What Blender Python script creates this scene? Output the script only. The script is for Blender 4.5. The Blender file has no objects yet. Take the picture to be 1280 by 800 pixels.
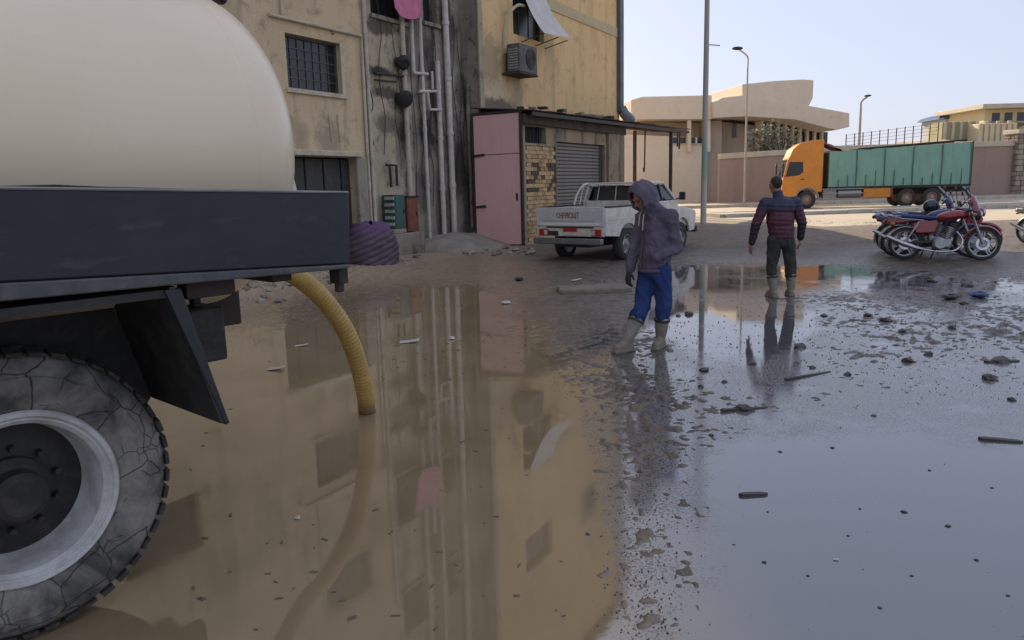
import bpy, bmesh, math, random
import numpy as np
from mathutils import Vector, Matrix, noise as mnoise
R = math.radians
scene = bpy.context.scene
col = scene.collection

# ------------------------------------------------------------------ camera
CAM_H, FPX = 1.70, 950.0
PITCH, ROLL = R(10.0), R(1.5)
FW = Vector((0, math.cos(PITCH), -math.sin(PITCH)))
_r0 = Vector((1, 0, 0)); _u0 = _r0.cross(FW)
RT = _r0 * math.cos(ROLL) - _u0 * math.sin(ROLL)
UP = _u0 * math.cos(ROLL) + _r0 * math.sin(ROLL)
CAM = Vector((0, 0, CAM_H))
cam_data = bpy.data.cameras.new('camera')
cam_data.sensor_width = 36.0
cam_data.lens = FPX / 1280.0 * 36.0
cam_data.clip_start = 0.05
cam_data.clip_end = 6000
cam = bpy.data.objects.new('camera', cam_data)
col.objects.link(cam)
m3 = Matrix((RT, UP, -FW)).transposed()
cam.matrix_world = Matrix.Translation(CAM) @ m3.to_4x4()
scene.camera = cam

# ------------------------------------------------------------------ world, sun, exposure
SUN_AZ = Vector((-0.38, 0.925, 0)).normalized()      # towards the sun, behind the tall building
SUN_EL = R(27)
world = bpy.data.worlds.new('World'); scene.world = world; world.use_nodes = True
wn = world.node_tree; wn.nodes.clear()
sky = wn.nodes.new('ShaderNodeTexSky'); sky.sky_type = 'NISHITA'; sky.sun_disc = False
sky.sun_elevation = SUN_EL
sky.sun_rotation = math.atan2(SUN_AZ.x, SUN_AZ.y)
sky.air_density = 1.0; sky.dust_density = 1.6; sky.ozone_density = 1.2; sky.altitude = 20
bg = wn.nodes.new('ShaderNodeBackground'); bg.inputs['Strength'].default_value = 0.10
wo = wn.nodes.new('ShaderNodeOutputWorld')
hz = wn.nodes.new('ShaderNodeMix'); hz.data_type = 'RGBA'; hz.inputs[0].default_value = .74     # thin even haze veils the whole sky
hz.inputs[7].default_value = (4.55, 4.9, 6.35, 1)
wn.links.new(sky.outputs[0], hz.inputs[6]); wn.links.new(hz.outputs[2], bg.inputs['Color']); wn.links.new(bg.outputs[0], wo.inputs['Surface'])
sun_data = bpy.data.lights.new('sun', 'SUN'); sun_data.energy = 5.0; sun_data.angle = R(0.6)
sun_data.color = (1.0, 0.84, 0.64)
sun = bpy.data.objects.new('sun', sun_data); col.objects.link(sun)
sdir = Vector((SUN_AZ.x * math.cos(SUN_EL), SUN_AZ.y * math.cos(SUN_EL), math.sin(SUN_EL)))
sun.rotation_euler = (-sdir).to_track_quat('-Z', 'Y').to_euler()
sun.location = (-20, 40, 40)
vs = scene.view_settings
vs.view_transform = 'Standard'; vs.look = 'None'; vs.exposure = 0.60; vs.gamma = 1.0; vs.use_curve_mapping = False

# ------------------------------------------------------------------ helpers
def ray(px, py):
    return FW + RT * ((px - 640) / FPX) + UP * ((400 - py) / FPX)
def G(px, py, z=0.0):                       # a point of the ground seen at that place
    d = ray(px, py); return CAM + d * ((z - CAM_H) / d.z)
def at(px, py, Y):
    d = ray(px, py); return CAM + d * (Y / d.y)
def on_plane(px, py, p0, n):
    d = ray(px, py); return CAM + d * ((Vector(p0) - CAM).dot(n) / d.dot(n))

class MB:
    def __init__(self):
        self.v = []; self.f = []
    def add(self, verts, faces):
        o = len(self.v); self.v += [tuple(p) for p in verts]
        self.f += [tuple(i + o for i in f) for f in faces]
    def box(self, c, s, rot=None):
        c = Vector(c); hx, hy, hz = s[0] / 2, s[1] / 2, s[2] / 2
        vs_ = [Vector((x, y, z)) for x in (-hx, hx) for y in (-hy, hy) for z in (-hz, hz)]
        if rot is not None: vs_ = [rot @ p for p in vs_]
        self.add([p + c for p in vs_], [(0, 1, 3, 2), (4, 6, 7, 5), (0, 4, 5, 1), (2, 3, 7, 6), (0, 2, 6, 4), (1, 5, 7, 3)])
        return self
    def bb(self, x0, x1, y0, y1, z0, z1):
        return self.box(((x0 + x1) / 2, (y0 + y1) / 2, (z0 + z1) / 2), (x1 - x0, y1 - y0, z1 - z0))
    def bar(self, p0, p1, w, h, up=(0, 0, 1)):
        p0 = Vector(p0); p1 = Vector(p1); d = (p1 - p0); L = d.length; d.normalize()
        u = Vector(up)
        if abs(d.dot(u)) > .98: u = Vector((1, 0, 0))
        s = d.cross(u).normalized(); u = s.cross(d)
        m = Matrix((s, d, u)).transposed()
        return self.box((p0 + p1) / 2, (w, L, h), m)
    def tube(self, pts, r, seg=10, caps=True):
        pts = [Vector(p) for p in pts]; n = len(pts)
        rs = r if isinstance(r, (list, tuple)) else [r] * n
        t0 = (pts[1] - pts[0]).normalized()
        a = Vector((0, 0, 1)) if abs(t0.z) < .9 else Vector((1, 0, 0))
        u = t0.cross(a).normalized(); vs_ = []; fs = []
        for i, p in enumerate(pts):
            t = (pts[min(i + 1, n - 1)] - pts[max(i - 1, 0)]).normalized()
            u = (u - t * u.dot(t))
            u = u.normalized() if u.length > 1e-6 else t.orthogonal().normalized()
            w = t.cross(u)
            for k in range(seg):
                an = 2 * math.pi * k / seg
                vs_.append(p + (u * math.cos(an) + w * math.sin(an)) * rs[i])
        for i in range(n - 1):
            for k in range(seg):
                k2 = (k + 1) % seg
                fs.append((i * seg + k, i * seg + k2, (i + 1) * seg + k2, (i + 1) * seg + k))
        if caps:
            fs.append(tuple(range(seg - 1, -1, -1))); fs.append(tuple((n - 1) * seg + k for k in range(seg)))
        self.add(vs_, fs); return self
    def cyl(self, p0, p1, r0, r1=None, seg=14):
        return self.tube([p0, p1], [r0, r0 if r1 is None else r1], seg)
    def lathe(self, prof, origin=(0, 0, 0), axis=(0, 0, 1), seg=32, closed=False):
        o = Vector(origin); ax = Vector(axis).normalized()
        u = ax.orthogonal().normalized(); w = ax.cross(u); n = len(prof); vs_ = []; fs = []
        for (r, z) in prof:
            for k in range(seg):
                an = 2 * math.pi * k / seg
                vs_.append(o + ax * z + (u * math.cos(an) + w * math.sin(an)) * max(r, 1e-4))
        m = n if closed else n - 1
        for i in range(m):
            j = (i + 1) % n
            for k in range(seg):
                k2 = (k + 1) % seg
                fs.append((i * seg + k, i * seg + k2, j * seg + k2, j * seg + k))
        if not closed:
            fs.append(tuple(range(seg - 1, -1, -1))); fs.append(tuple((n - 1) * seg + k for k in range(seg)))
        self.add(vs_, fs); return self
    def ell(self, c, r, seg=14, rings=9, rot=None):
        c = Vector(c); vs_ = []; fs = []
        if not isinstance(r, (tuple, list)): r = (r, r, r)
        for i in range(rings + 1):
            th = math.pi * i / rings
            for k in range(seg):
                ph = 2 * math.pi * k / seg
                p = Vector((r[0] * math.sin(th) * math.cos(ph), r[1] * math.sin(th) * math.sin(ph), r[2] * math.cos(th)))
                if rot is not None: p = rot @ p
                vs_.append(c + p)
        for i in range(rings):
            for k in range(seg):
                k2 = (k + 1) % seg
                fs.append((i * seg + k, (i + 1) * seg + k, (i + 1) * seg + k2, i * seg + k2))
        self.add(vs_, fs); return self
    def cap(self, p0, p1, r0, r1=None, seg=12):
        r1 = r0 if r1 is None else r1
        self.cyl(p0, p1, r0, r1, seg); self.ell(p0, r0, seg, 8); self.ell(p1, r1, seg, 8); return self
    def prism(self, poly, axis, a, b):
        """poly in the two other axes (cyclic order), extruded along axis from a to b"""
        n = len(poly)
        def pt(q, t):
            if axis == 'x': return (t, q[0], q[1])
            if axis == 'y': return (q[0], t, q[1])
            return (q[0], q[1], t)
        vs_ = [pt(q, a) for q in poly] + [pt(q, b) for q in poly]
        fs = [tuple(range(n)), tuple(range(2 * n - 1, n - 1, -1))]
        fs += [(i, i + n, (i + 1) % n + n, (i + 1) % n) for i in range(n)]
        self.add(vs_, fs); return self
    def grid(self, fn, nu, nv):
        vs_ = [fn(i / nu, j / nv) for j in range(nv + 1) for i in range(nu + 1)]
        fs = [(j * (nu + 1) + i, j * (nu + 1) + i + 1, (j + 1) * (nu + 1) + i + 1, (j + 1) * (nu + 1) + i) for j in range(nv) for i in range(nu)]
        self.add(vs_, fs); return self
    def sheet(self, fn, nu, nv, th):
        """a sheet with real thickness th (vector)"""
        th = Vector(th)
        top = [Vector(fn(i / nu, j / nv)) for j in range(nv + 1) for i in range(nu + 1)]
        n = len(top); W = nu + 1
        fs = []
        for j in range(nv):
            for i in range(nu):
                q = (j * W + i, j * W + i + 1, (j + 1) * W + i + 1, (j + 1) * W + i)
                fs.append(q); fs.append(tuple(k + n for k in reversed(q)))
        edge = [i for i in range(W)] + [j * W + nu for j in range(1, nv + 1)] + [nv * W + i for i in range(nu - 1, -1, -1)] + [j * W for j in range(nv - 1, 0, -1)]
        m = len(edge)
        for k in range(m):
            a, b = edge[k], edge[(k + 1) % m]
            fs.append((b, a, a + n, b + n))
        self.add(top + [p + th for p in top], fs); return self
    def mesh(self, name):
        me = bpy.data.meshes.new(name); me.from_pydata(self.v, [], self.f); me.update()
        bm = bmesh.new(); bm.from_mesh(me); bmesh.ops.recalc_face_normals(bm, faces=bm.faces); bm.to_mesh(me); bm.free()
        return me
    def build(self, name, mat_, parent=None, smooth=35, bevel=0, seg=2):
        me = self.mesh(name)
        if smooth:
            me.polygons.foreach_set('use_smooth', [True] * len(me.polygons))
            me.set_sharp_from_angle(angle=R(smooth))
        o = bpy.data.objects.new(name, me); col.objects.link(o)
        if mat_ is not None: me.materials.append(mat_)
        if parent is not None: o.parent = parent
        if bevel:
            b = o.modifiers.new('bevel', 'BEVEL'); b.width = bevel; b.segments = seg; b.limit_method = 'ANGLE'; b.angle_limit = R(40)
        return o

def empty(name, loc=(0, 0, 0), rz=0.0, label=None, cat=None, group=None, rot=None):
    o = bpy.data.objects.new(name, None); col.objects.link(o); o.empty_display_size = .2
    o.location = loc; o.rotation_euler = rot if rot is not None else (0, 0, rz)
    return tag(o, label, cat, group)
def tag(o, label=None, cat=None, group=None, kind=None):
    if label: o['label'] = label
    if cat: o['category'] = cat
    if group: o['group'] = group
    if kind: o['kind'] = kind
    return o
def copy_tree(o, parent=None):
    c = o.copy(); col.objects.link(c); c.parent = parent
    for ch in list(o.children): copy_tree(ch, c)
    return c
def share(src, parent, loc, rot=None, sc=None, mat_=None):
    """one more piece with the same mesh"""
    c = src.copy(); col.objects.link(c); c.parent = parent; c.location = loc
    if rot is not None: c.rotation_euler = rot
    if sc is not None: c.scale = sc
    return c

# ------------------------------------------------------------------ materials
class NT:
    def __init__(self, name):
        self.m = bpy.data.materials.new(name); self.m.use_nodes = True
        self.t = self.m.node_tree; self.t.nodes.clear()
        self.out = self.n('ShaderNodeOutputMaterial'); self.p = self.n('ShaderNodeBsdfPrincipled')
        self.l(self.p.outputs[0], self.out.inputs['Surface'])
        self._c = None
    def n(self, k, **kw):
        x = self.t.nodes.new(k)
        for a, b in kw.items(): setattr(x, a, b)
        return x
    def l(self, a, b): self.t.links.new(a, b)
    def co(self, kind='Object'):
        if self._c is None: self._c = self.n('ShaderNodeTexCoord')
        return self._c.outputs[kind]
    def mapped(self, scale=(1, 1, 1), kind='Object', loc=(0, 0, 0)):
        mp = self.n('ShaderNodeMapping'); mp.inputs['Scale'].default_value = scale; mp.inputs['Location'].default_value = loc
        self.l(self.co(kind), mp.inputs[0]); return mp.outputs[0]
    def noise(self, scale, detail=6, rough=.55, vec=None, dist=0.0):
        x = self.n('ShaderNodeTexNoise'); x.inputs['Scale'].default_value = scale
        x.inputs['Detail'].default_value = detail; x.inputs['Roughness'].default_value = rough; x.inputs['Distortion'].default_value = dist
        self.l(vec if vec is not None else self.co(), x.inputs['Vector']); return x.outputs['Fac']
    def voro(self, scale, vec=None, feature='F1'):
        x = self.n('ShaderNodeTexVoronoi'); x.feature = feature; x.inputs['Scale'].default_value = scale
        self.l(vec if vec is not None else self.co(), x.inputs['Vector']); return x.outputs['Distance']
    def ramp(self, fac, stops, interp='LINEAR'):
        x = self.n('ShaderNodeValToRGB'); e = x.color_ramp.elements; x.color_ramp.interpolation = interp
        while len(e) < len(stops): e.new(.5)
        for i, (p, c) in enumerate(stops):
            e[i].position = p; e[i].color = (c[0], c[1], c[2], 1) if isinstance(c, (tuple, list)) else (c, c, c, 1)
        self.l(fac, x.inputs[0]); return x.outputs[0]
    def mix(self, fac, a, b, mode='MIX'):
        x = self.n('ShaderNodeMix'); x.data_type = 'RGBA'; x.blend_type = mode
        for sock, val in ((x.inputs[0], fac), (x.inputs[6], a), (x.inputs[7], b)):
            if isinstance(val, (int, float)): sock.default_value = val
            elif isinstance(val, (tuple, list)): sock.default_value = (val[0], val[1], val[2], 1)
            else: self.l(val, sock)
        return x.outputs[2]
    def math(self, op, a, b=0.0):
        x = self.n('ShaderNodeMath'); x.operation = op
        for sock, val in ((x.inputs[0], a), (x.inputs[1], b)):
            if isinstance(val, (int, float)): sock.default_value = val
            else: self.l(val, sock)
        return x.outputs[0]
    def sep(self, vec):
        x = self.n('ShaderNodeSeparateXYZ'); self.l(vec, x.inputs[0]); return x.outputs
    def bump(self, h, strength=.3, dist=.01, normal=None):
        x = self.n('ShaderNodeBump'); x.inputs['Strength'].default_value = strength; x.inputs['Distance'].default_value = dist
        self.l(h, x.inputs['Height'])
        if normal is not None: self.l(normal, x.inputs['Normal'])
        return x.outputs[0]
    def set(self, **kw):
        names = dict(color='Base Color', rough='Roughness', metal='Metallic', normal='Normal', ior='IOR', spec='Specular IOR Level', coat='Coat Weight', trans='Transmission Weight', alpha='Alpha', sub='Subsurface Weight')
        for k, v in kw.items():
            s = self.p.inputs[names[k]]
            if isinstance(v, (int, float)): s.default_value = v
            elif isinstance(v, (tuple, list)): s.default_value = (v[0], v[1], v[2], 1)
            else: self.l(v, s)
        return self.m

MATS = {}
def pm(name, c, c2=None, rough=.6, metal=0.0, scale=4.0, bump=.15, bscale=30.0, dirt=0.0, dirtc=(.12, .10, .08), coat=0.0, dist=.004, spec=.5):
    """a painted / plain surface with uneven colour, wear and dirt"""
    if name in MATS: return MATS[name]
    t = NT(name); c2 = c2 or tuple(x * .72 for x in c)
    n1 = t.noise(scale, 7, .6)
    base = t.mix(t.ramp(n1, [(.35, 0.0), (.68, 1.0)]), c, c2)
    if dirt > 0:
        n2 = t.noise(scale * 2.3, 9, .7, dist=.4)
        base = t.mix(t.math('MULTIPLY', t.ramp(n2, [(.46, 0.0), (.66, 1.0)]), dirt), base, dirtc)
    n3 = t.noise(bscale, 5, .6)
    rr = t.n('ShaderNodeMapRange'); t.l(n1, rr.inputs[0]); rr.inputs[3].default_value = max(rough - .14, .02); rr.inputs[4].default_value = min(rough + .14, 1)
    t.set(color=base, rough=rr.outputs[0], metal=metal, normal=t.bump(n3, bump, dist), coat=coat, spec=spec)
    MATS[name] = t.m; return t.m

# ================================================================== the ground
def vnoise(x, y, s, seed=0):
    x = x / s; y = y / s
    xi = np.floor(x).astype(np.int64); yi = np.floor(y).astype(np.int64)
    fx = x - xi; fy = y - yi; fx = fx * fx * (3 - 2 * fx); fy = fy * fy * (3 - 2 * fy)
    def h(a, b):
        n = (a * 374761393 + b * 668265263 + seed * 982451653) & 0x7fffffff
        n = ((n ^ (n >> 13)) * 1274126177) & 0x7fffffff
        return ((n ^ (n >> 16)) & 0xffff) / 65535.0
    return (h(xi, yi) * (1 - fx) + h(xi + 1, yi) * fx) * (1 - fy) + (h(xi, yi + 1) * (1 - fx) + h(xi + 1, yi + 1) * fx) * fy - .5

ROADZ = .24                     # the road lies a step higher than the flooded yard
ROADA = R(9); RD = Vector((math.cos(ROADA), math.sin(ROADA), 0)); RN = Vector((-RD.y, RD.x, 0))
def RP(s, n, z=0): return Vector((11.2, 29.5, 0)) + RD * s + RN * n + Vector((0, 0, z))
# surveyed spots of the yard: (picture x, y), height over the water, roughness of the ground
SPOTS = [
 (-200, 600, -0.0500, 0.0040), (-200, 800, -0.0500, 0.0040), (150, 800, -0.0500, 0.0040), (150, 560, -0.0500, 0.0040), (300, 620, -0.0500, 0.0030), (300, 800, -0.0500, 0.0030), (420, 450, -0.0213, 0.0020), (450, 600, -0.0500, 0.0030),
 (450, 760, -0.0500, 0.0030), (600, 600, -0.0500, 0.0030), (600, 760, -0.0500, 0.0030), (700, 600, -0.0300, 0.0040), (700, 700, -0.0350, 0.0040), (710, 790, -0.0400, 0.0040), (550, 500, -0.0400, 0.0030), (660, 520, -0.0400, 0.0040),
 (300, 480, -0.0300, 0.0060), (330, 430, -0.0075, 0.0050), (230, 430, -0.0020, 0.0060),
 (400, 395, 0.0013, 0.0050), (340, 385, 0.0090, 0.0060), (555, 373, -0.0141, 0.0020), (520, 376, -0.0103, 0.0030), (480, 405, -0.0009, 0.0035), (450, 365, 0.0046, 0.0050), (650, 400, 0.0013, 0.0040), (600, 430, -0.0086, 0.0035),
 (530, 440, -0.0086, 0.0035), (690, 430, 0.0002, 0.0050), (740, 400, 0.0068, 0.0060), (740, 372, 0.0145, 0.0080), (660, 350, 0.0145, 0.0070), (590, 345, 0.0173, 0.0070), (520, 345, 0.0255, 0.0090),
 (300, 362, 0.1000, 0.0700), (250, 375, 0.0800, 0.0600), (380, 345, 0.1000, 0.0600), (150, 350, 0.1000, 0.0500), (450, 340, 0.0700, 0.0300), (-200, 420, 0.0090, 0.0100), (50, 420, 0.0002, 0.0100),
 (790, 500, 0.0010, 0.0220), (800, 545, 0.0050, 0.0220), (798, 600, 0.0090, 0.0220), (782, 690, 0.0100, 0.0220), (772, 780, 0.0100, 0.0220), (755, 440, 0.0068, 0.0110), (720, 465, -0.0009, 0.0080), (840, 470, -0.0035, 0.0220), (800, 450, 0.0005, 0.0220), (830, 520, -0.0065, 0.0200), (850, 560, -0.0110, 0.0160), (830, 640, -0.0060, 0.0190), (818, 730, -0.0060, 0.0190), (870, 515, -0.0075, 0.0200),
 (960, 600, -0.0200, 0.0050), (1100, 570, -0.0160, 0.0070), (1200, 650, -0.0200, 0.0060), (1000, 740, -0.0220, 0.0050), (1200, 780, -0.0200, 0.0060), (880, 780, -0.0140, 0.0100), (860, 650, -0.0120, 0.0090), (930, 550, -0.0140, 0.0100), (1450, 600, -0.0160, 0.0080), (1450, 800, -0.0160, 0.0080), (840, 720, -0.0070, 0.0120),
 (890, 400, -0.0320, 0.0030), (930, 440, -0.0320, 0.0040), (980, 405, -0.0300, 0.0040), (880, 460, -0.0180, 0.0080), (940, 410, -0.0320, 0.0030), (960, 455, -0.0135, 0.0180), (905, 480, -0.0075, 0.0210), (880, 495, -0.0055, 0.0210),
 (870, 346, -0.0300, 0.0030), (940, 350, -0.0300, 0.0030), (1020, 347, -0.0300, 0.0030), (1090, 348, -0.0200, 0.0060), (1160, 353, -0.0160, 0.0100), (1260, 356, -0.0120, 0.0120), (1050, 388, -0.0075, 0.0200),
 (880, 370, 0.0005, 0.0180), (950, 372, 0.0025, 0.0180), (1030, 368, 0.0005, 0.0180), (1120, 372, -0.0025, 0.0180), (1200, 374, -0.0025, 0.0180),
 (1060, 420, -0.0045, 0.0230), (1150, 430, -0.0055, 0.0230), (1250, 410, -0.0065, 0.0230), (1090, 480, -0.0085, 0.0210), (1250, 490, -0.0115, 0.0200), (1010, 500, -0.0105, 0.0210), (1180, 520, -0.0165, 0.0170), (1010, 450, -0.0045, 0.0230), (1450, 430, -0.0075, 0.0220), (1110, 395, -0.0055, 0.0220), (1200, 385, -0.0065, 0.0220), (970, 520, -0.0135, 0.0180), (1090, 530, -0.0165, 0.0160),
 (840, 330, 0.0120, 0.0100), (800, 345, 0.0200, 0.0120), (900, 318, 0.03, 0.007), (1000, 320, 0.03, 0.007), (1100, 328, 0.022, 0.007), (1260, 334, 0.022, 0.007), (1450, 335, 0.025, 0.007), (1200, 338, 0.0120, 0.0120),
 (-200, 320, 0.0600, 0.0300), (200, 310, 0.0600, 0.0300), (500, 310, 0.0600, 0.0300), (700, 310, 0.05, 0.01), (850, 295, 0.05, 0.007), (1000, 290, 0.05, 0.007), (1150, 290, 0.05, 0.007), (1450, 290, 0.05, 0.007),
]
def survey(px, py):
    H = np.zeros_like(px); A = np.zeros_like(px); Wt = np.zeros_like(px) + 1e-9
    for (sx, sy, h, a) in SPOTS:
        ky = 16 + max(0.0, sy - 340) * .13
        kx = 46 + abs(sy - 300) * .10
        w = np.exp(-np.clip(((px - sx) / kx) ** 2 + ((py - sy) / ky) ** 2, 0, 300)) + 1e-7 / (1 + ((px - sx) / kx) ** 2 + ((py - sy) / ky) ** 2) ** 2
        H += w * h; A += w * a; Wt += w
    return H / Wt, A / Wt
def ground_height(X, Y):
    """height of the yard at points (numpy arrays)"""
    rel = np.stack([X, Y, np.zeros_like(X) - CAM_H], -1)
    k = rel @ np.array(FW)
    kk = np.maximum(k, .5)
    px = 640 + FPX * (rel @ np.array(RT)) / kk; py = 400 - FPX * (rel @ np.array(UP)) / kk
    px = np.clip(px, -200, 1450); py = np.clip(py, 290, 800)
    py = np.where(k < .5, 800, py)
    H, A = survey(px, py)
    n = vnoise(X, Y, .9, 1) * .45 + vnoise(X, Y, .31, 2) * .40 + vnoise(X, Y, .13, 3) * .55 + vnoise(X, Y, .06, 4) * 1.0 + vnoise(X, Y, .036, 6) * 1.1
    n2 = vnoise(X, Y, 2.3, 5)
    return H + A * n * 1.25 + n2 * A * .5

cols_a = np.concatenate([np.linspace(-180, -44, 24)[:-1], np.linspace(-44, 44, 860), np.linspace(44, 180, 24)[1:-1]])
rows_r = np.concatenate([[.6, 1.1, 1.6], np.geomspace(2.0, 26, 720), np.geomspace(27, 60, 24), [80, 120, 200, 400, 900, 2500]])
AA, RR = np.meshgrid(np.radians(cols_a), rows_r)
GX = RR * np.sin(AA); GY = RR * np.cos(AA)
GZ = ground_height(GX, GY)
fade = np.clip((RR - 26) / 8, 0, 1)
GZ = GZ * (1 - fade) + .045 * fade
rn_ = (GX - 11.2) * RN.x + (GY - 29.5) * RN.y
def sst(a, b, v):
    q = np.clip((v - a) / (b - a), 0, 1); return q * q * (3 - 2 * q)
GZ = GZ + (ROADZ + .01) * sst(-10.0, -7.0, rn_) * sst(3.5, 7.0, GX) * np.where(RR < 300, 1, 0) 
nr, nc = GX.shape
gv = np.stack([GX, GY, GZ], -1).reshape(-1, 3)
ii, jj = np.meshgrid(np.arange(nr - 1), np.arange(nc), indexing='ij')
j2 = (jj + 1) % nc
gf = np.stack([ii * nc + jj, (ii + 1) * nc + jj, (ii + 1) * nc + j2, ii * nc + j2], -1).reshape(-1, 4)
me = bpy.data.meshes.new('ground')
me.vertices.add(len(gv)); me.vertices.foreach_set('co', gv.ravel())
me.loops.add(gf.size); me.loops.foreach_set('vertex_index', gf.ravel().astype(np.int32))
me.polygons.add(len(gf)); me.polygons.foreach_set('loop_start', np.arange(0, gf.size, 4, dtype=np.int32))
me.update(calc_edges=True); me.validate()
me.polygons.foreach_set('use_smooth', [True] * len(me.polygons))

t = NT('wet_mud')
P_ = t.co('Object'); sx = t.sep(P_)
n_big = t.noise(.7, 6, .6); n_mid = t.noise(5, 8, .65); n_fine = t.noise(60, 6, .7); n_grit = t.voro(38); n_peb = t.voro(85)
dry = t.ramp(t.math('ADD', t.math('MULTIPLY', sx[1], .025), t.math('MULTIPLY', n_big, .25)), [(.70, 0.0), (.86, 1.0)])
heightwet = t.ramp(t.math('ADD', t.math('MULTIPLY', sx[2], 9.0), t.math('MULTIPLY', n_mid, .35)), [(.16, 0.0), (.95, 1.0)])
dark = t.mix(t.ramp(n_mid, [(.35, 0.0), (.65, 1.0)]), (.058, .046, .035), (.135, .106, .075))
dark = t.mix(t.ramp(n_grit, [(.02, .75), (.16, 0.0)]), dark, (.16, .14, .115))
gx = t.ramp(t.math('ADD', sx[0], t.math('MULTIPLY', t.math('SUBTRACT', n_big, .5), 1.5)), [(.2, .07), (1.1, 1.0)])      # silt in the west of the yard, grit in the east
dark = t.mix(gx, (.25, .185, .115), dark)
tan = t.mix(t.ramp(n_mid, [(.3, 0.0), (.7, 1.0)]), (.36, .29, .205), (.46, .38, .275))
damp = t.mix(heightwet, dark, t.mix(t.ramp(t.math('ADD', sx[0], t.math('MULTIPLY', n_big, 2.0)), [(.8, 0.0), (3.2, 1.0)]), (.40, .305, .205), t.mix(t.ramp(n_mid, [(.35, 0.0), (.65, 1.0)]), (.15, .118, .088), (.24, .19, .14))))
colr = t.mix(dry, damp, tan)
rg = t.math('ADD', t.math('MULTIPLY', t.math('MAXIMUM', t.ramp(heightwet, [(.05, 0.0), (.45, 1.0)]), dry), .62), t.math('ADD', .04, t.math('MULTIPLY', n_fine, .22)))
nb = t.bump(t.math('MULTIPLY', gx, t.math('ADD', t.math('MULTIPLY', n_fine, .8), t.math('ADD', t.math('MULTIPLY', n_grit, .45), t.math('MULTIPLY', n_peb, .5)))), .85, .016)
mud = t.set(color=colr, rough=rg, normal=nb, spec=.5)
ground = bpy.data.objects.new('ground', me); col.objects.link(ground); me.materials.append(mud)
tag(ground, 'dark wet mud and grit of the flooded yard running out to dry dirt', 'ground', kind='structure')

# water lying in the hollows
HOSE_AT = tuple(G(459, 516))
t = NT('muddy_water')
w1 = t.noise(2.2, 3, .5, t.mapped((1, 1.0, 1))); w2 = t.noise(14, 3, .5, t.mapped((1, .55, 1))); w3 = t.noise(.25, 3, .5)
silt = t.noise(.55, 6, .55, dist=1.6)
wc = t.mix(t.ramp(silt, [(.35, 0.0), (.65, 1.0)]), (.27, .197, .108), (.335, .25, .142))
sxw = t.sep(t.co('Object'))
east = t.ramp(t.math('ADD', sxw[0], t.math('MULTIPLY', t.math('SUBTRACT', silt, .5), 1.2)), [(.3, 0.0), (1.0, 1.0)])   # clear rain film over dark ground in the east of the yard, silt in the west
wc = t.mix(east, wc, (.105, .102, .104))
w4 = t.noise(42, 4, .6, t.mapped((.55, 1.6, 1)))
near = t.ramp(t.math('MULTIPLY', sxw[1], .1), [(.52, 1.0), (.80, .15)])      # wind ripples on the open near sheet, still water by the far bank
rip = t.math('MULTIPLY', t.math('MULTIPLY', t.math('MULTIPLY', w4, .30), near), east)
ga = t.n('ShaderNodeAttribute'); ga.attribute_name = 'grit'
gp1 = t.noise(62, 4, .62); gp2 = t.noise(150, 3, .6); gl = t.noise(2.2, 7, .68)
gmask = t.ramp(t.math('ADD', ga.outputs['Fac'], t.math('MULTIPLY', t.math('SUBTRACT', gl, .5), 2.0)), [(.38, 0.0), (.95, 1.0)])     # grit lying just under and in the film of water
gh = t.math('ADD', t.math('MULTIPLY', gp1, .75), t.math('MULTIPLY', gp2, .35))
gdark = t.ramp(t.math('ADD', gh, t.math('MULTIPLY', t.math('SUBTRACT', gmask, 1.0), .16)), [(.565, 0.0), (.61, 1.0)])
wc = t.mix(gdark, wc, t.mix(t.ramp(gp2, [(.4, 0.0), (.62, 1.0)]), (.040, .033, .027), (.15, .125, .098)))
hx = t.n('ShaderNodeVectorMath'); hx.operation = 'DISTANCE'; t.l(t.co(), hx.inputs[0]); hx.inputs[1].default_value = HOSE_AT
ring = t.math('MULTIPLY', t.math('SINE', t.math('MULTIPLY', hx.outputs['Value'], 75.0)), t.math('POWER', 2.718, t.math('MULTIPLY', hx.outputs['Value'], -4.5)))
rip = t.math('ADD', rip, t.math('MULTIPLY', ring, .10))
wn0 = t.bump(t.math('ADD', t.math('ADD', t.math('MULTIPLY', w1, .22), t.math('MULTIPLY', w2, .06)), rip), .10, .010)
wn_ = t.bump(t.math('MULTIPLY', gh, t.math('ADD', t.math('MULTIPLY', gdark, .8), t.math('MULTIPLY', gmask, .10))), .22, .010, wn0)
w5 = t.noise(1.1, 4, .55, dist=1.2)
rw = t.math('ADD', t.math('ADD', t.math('ADD', t.ramp(w3, [(.35, .012), (.65, .035)]), t.ramp(w5, [(.50, 0.0), (.66, .07)])), t.math('MULTIPLY', east, .012)), t.math('MULTIPLY', gdark, .16))
water_m = t.set(color=wc, rough=rw, ior=2.3, normal=wn_, spec=.5)
wa_ = np.radians(np.concatenate([np.linspace(-80, -42, 12)[:-1], np.linspace(-42, 42, 190), np.linspace(42, 80, 12)[1:]])); wr_ = np.concatenate([[.4, 1.2], np.geomspace(1.9, 23, 150)])
WA, WR = np.meshgrid(wa_, wr_); WX = WR * np.sin(WA); WY = WR * np.cos(WA)
rel = np.stack([WX, WY, np.zeros_like(WX) - CAM_H], -1); kk = np.maximum(rel @ np.array(FW), .5)
wpx = np.clip(640 + FPX * (rel @ np.array(RT)) / kk, -200, 1450); wpy = np.clip(400 - FPX * (rel @ np.array(UP)) / kk, 290, 800)
_, wamp = survey(wpx, wpy)
grit = np.clip((wamp - .0088) / .0068, 0, 1) * np.clip((WX - .15) / .35, 0, 1)
wr_n, wc_n = WX.shape
m = MB(); m.v = [tuple(p) for p in np.stack([WX, WY, np.zeros_like(WX)], -1).reshape(-1, 3)]
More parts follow.
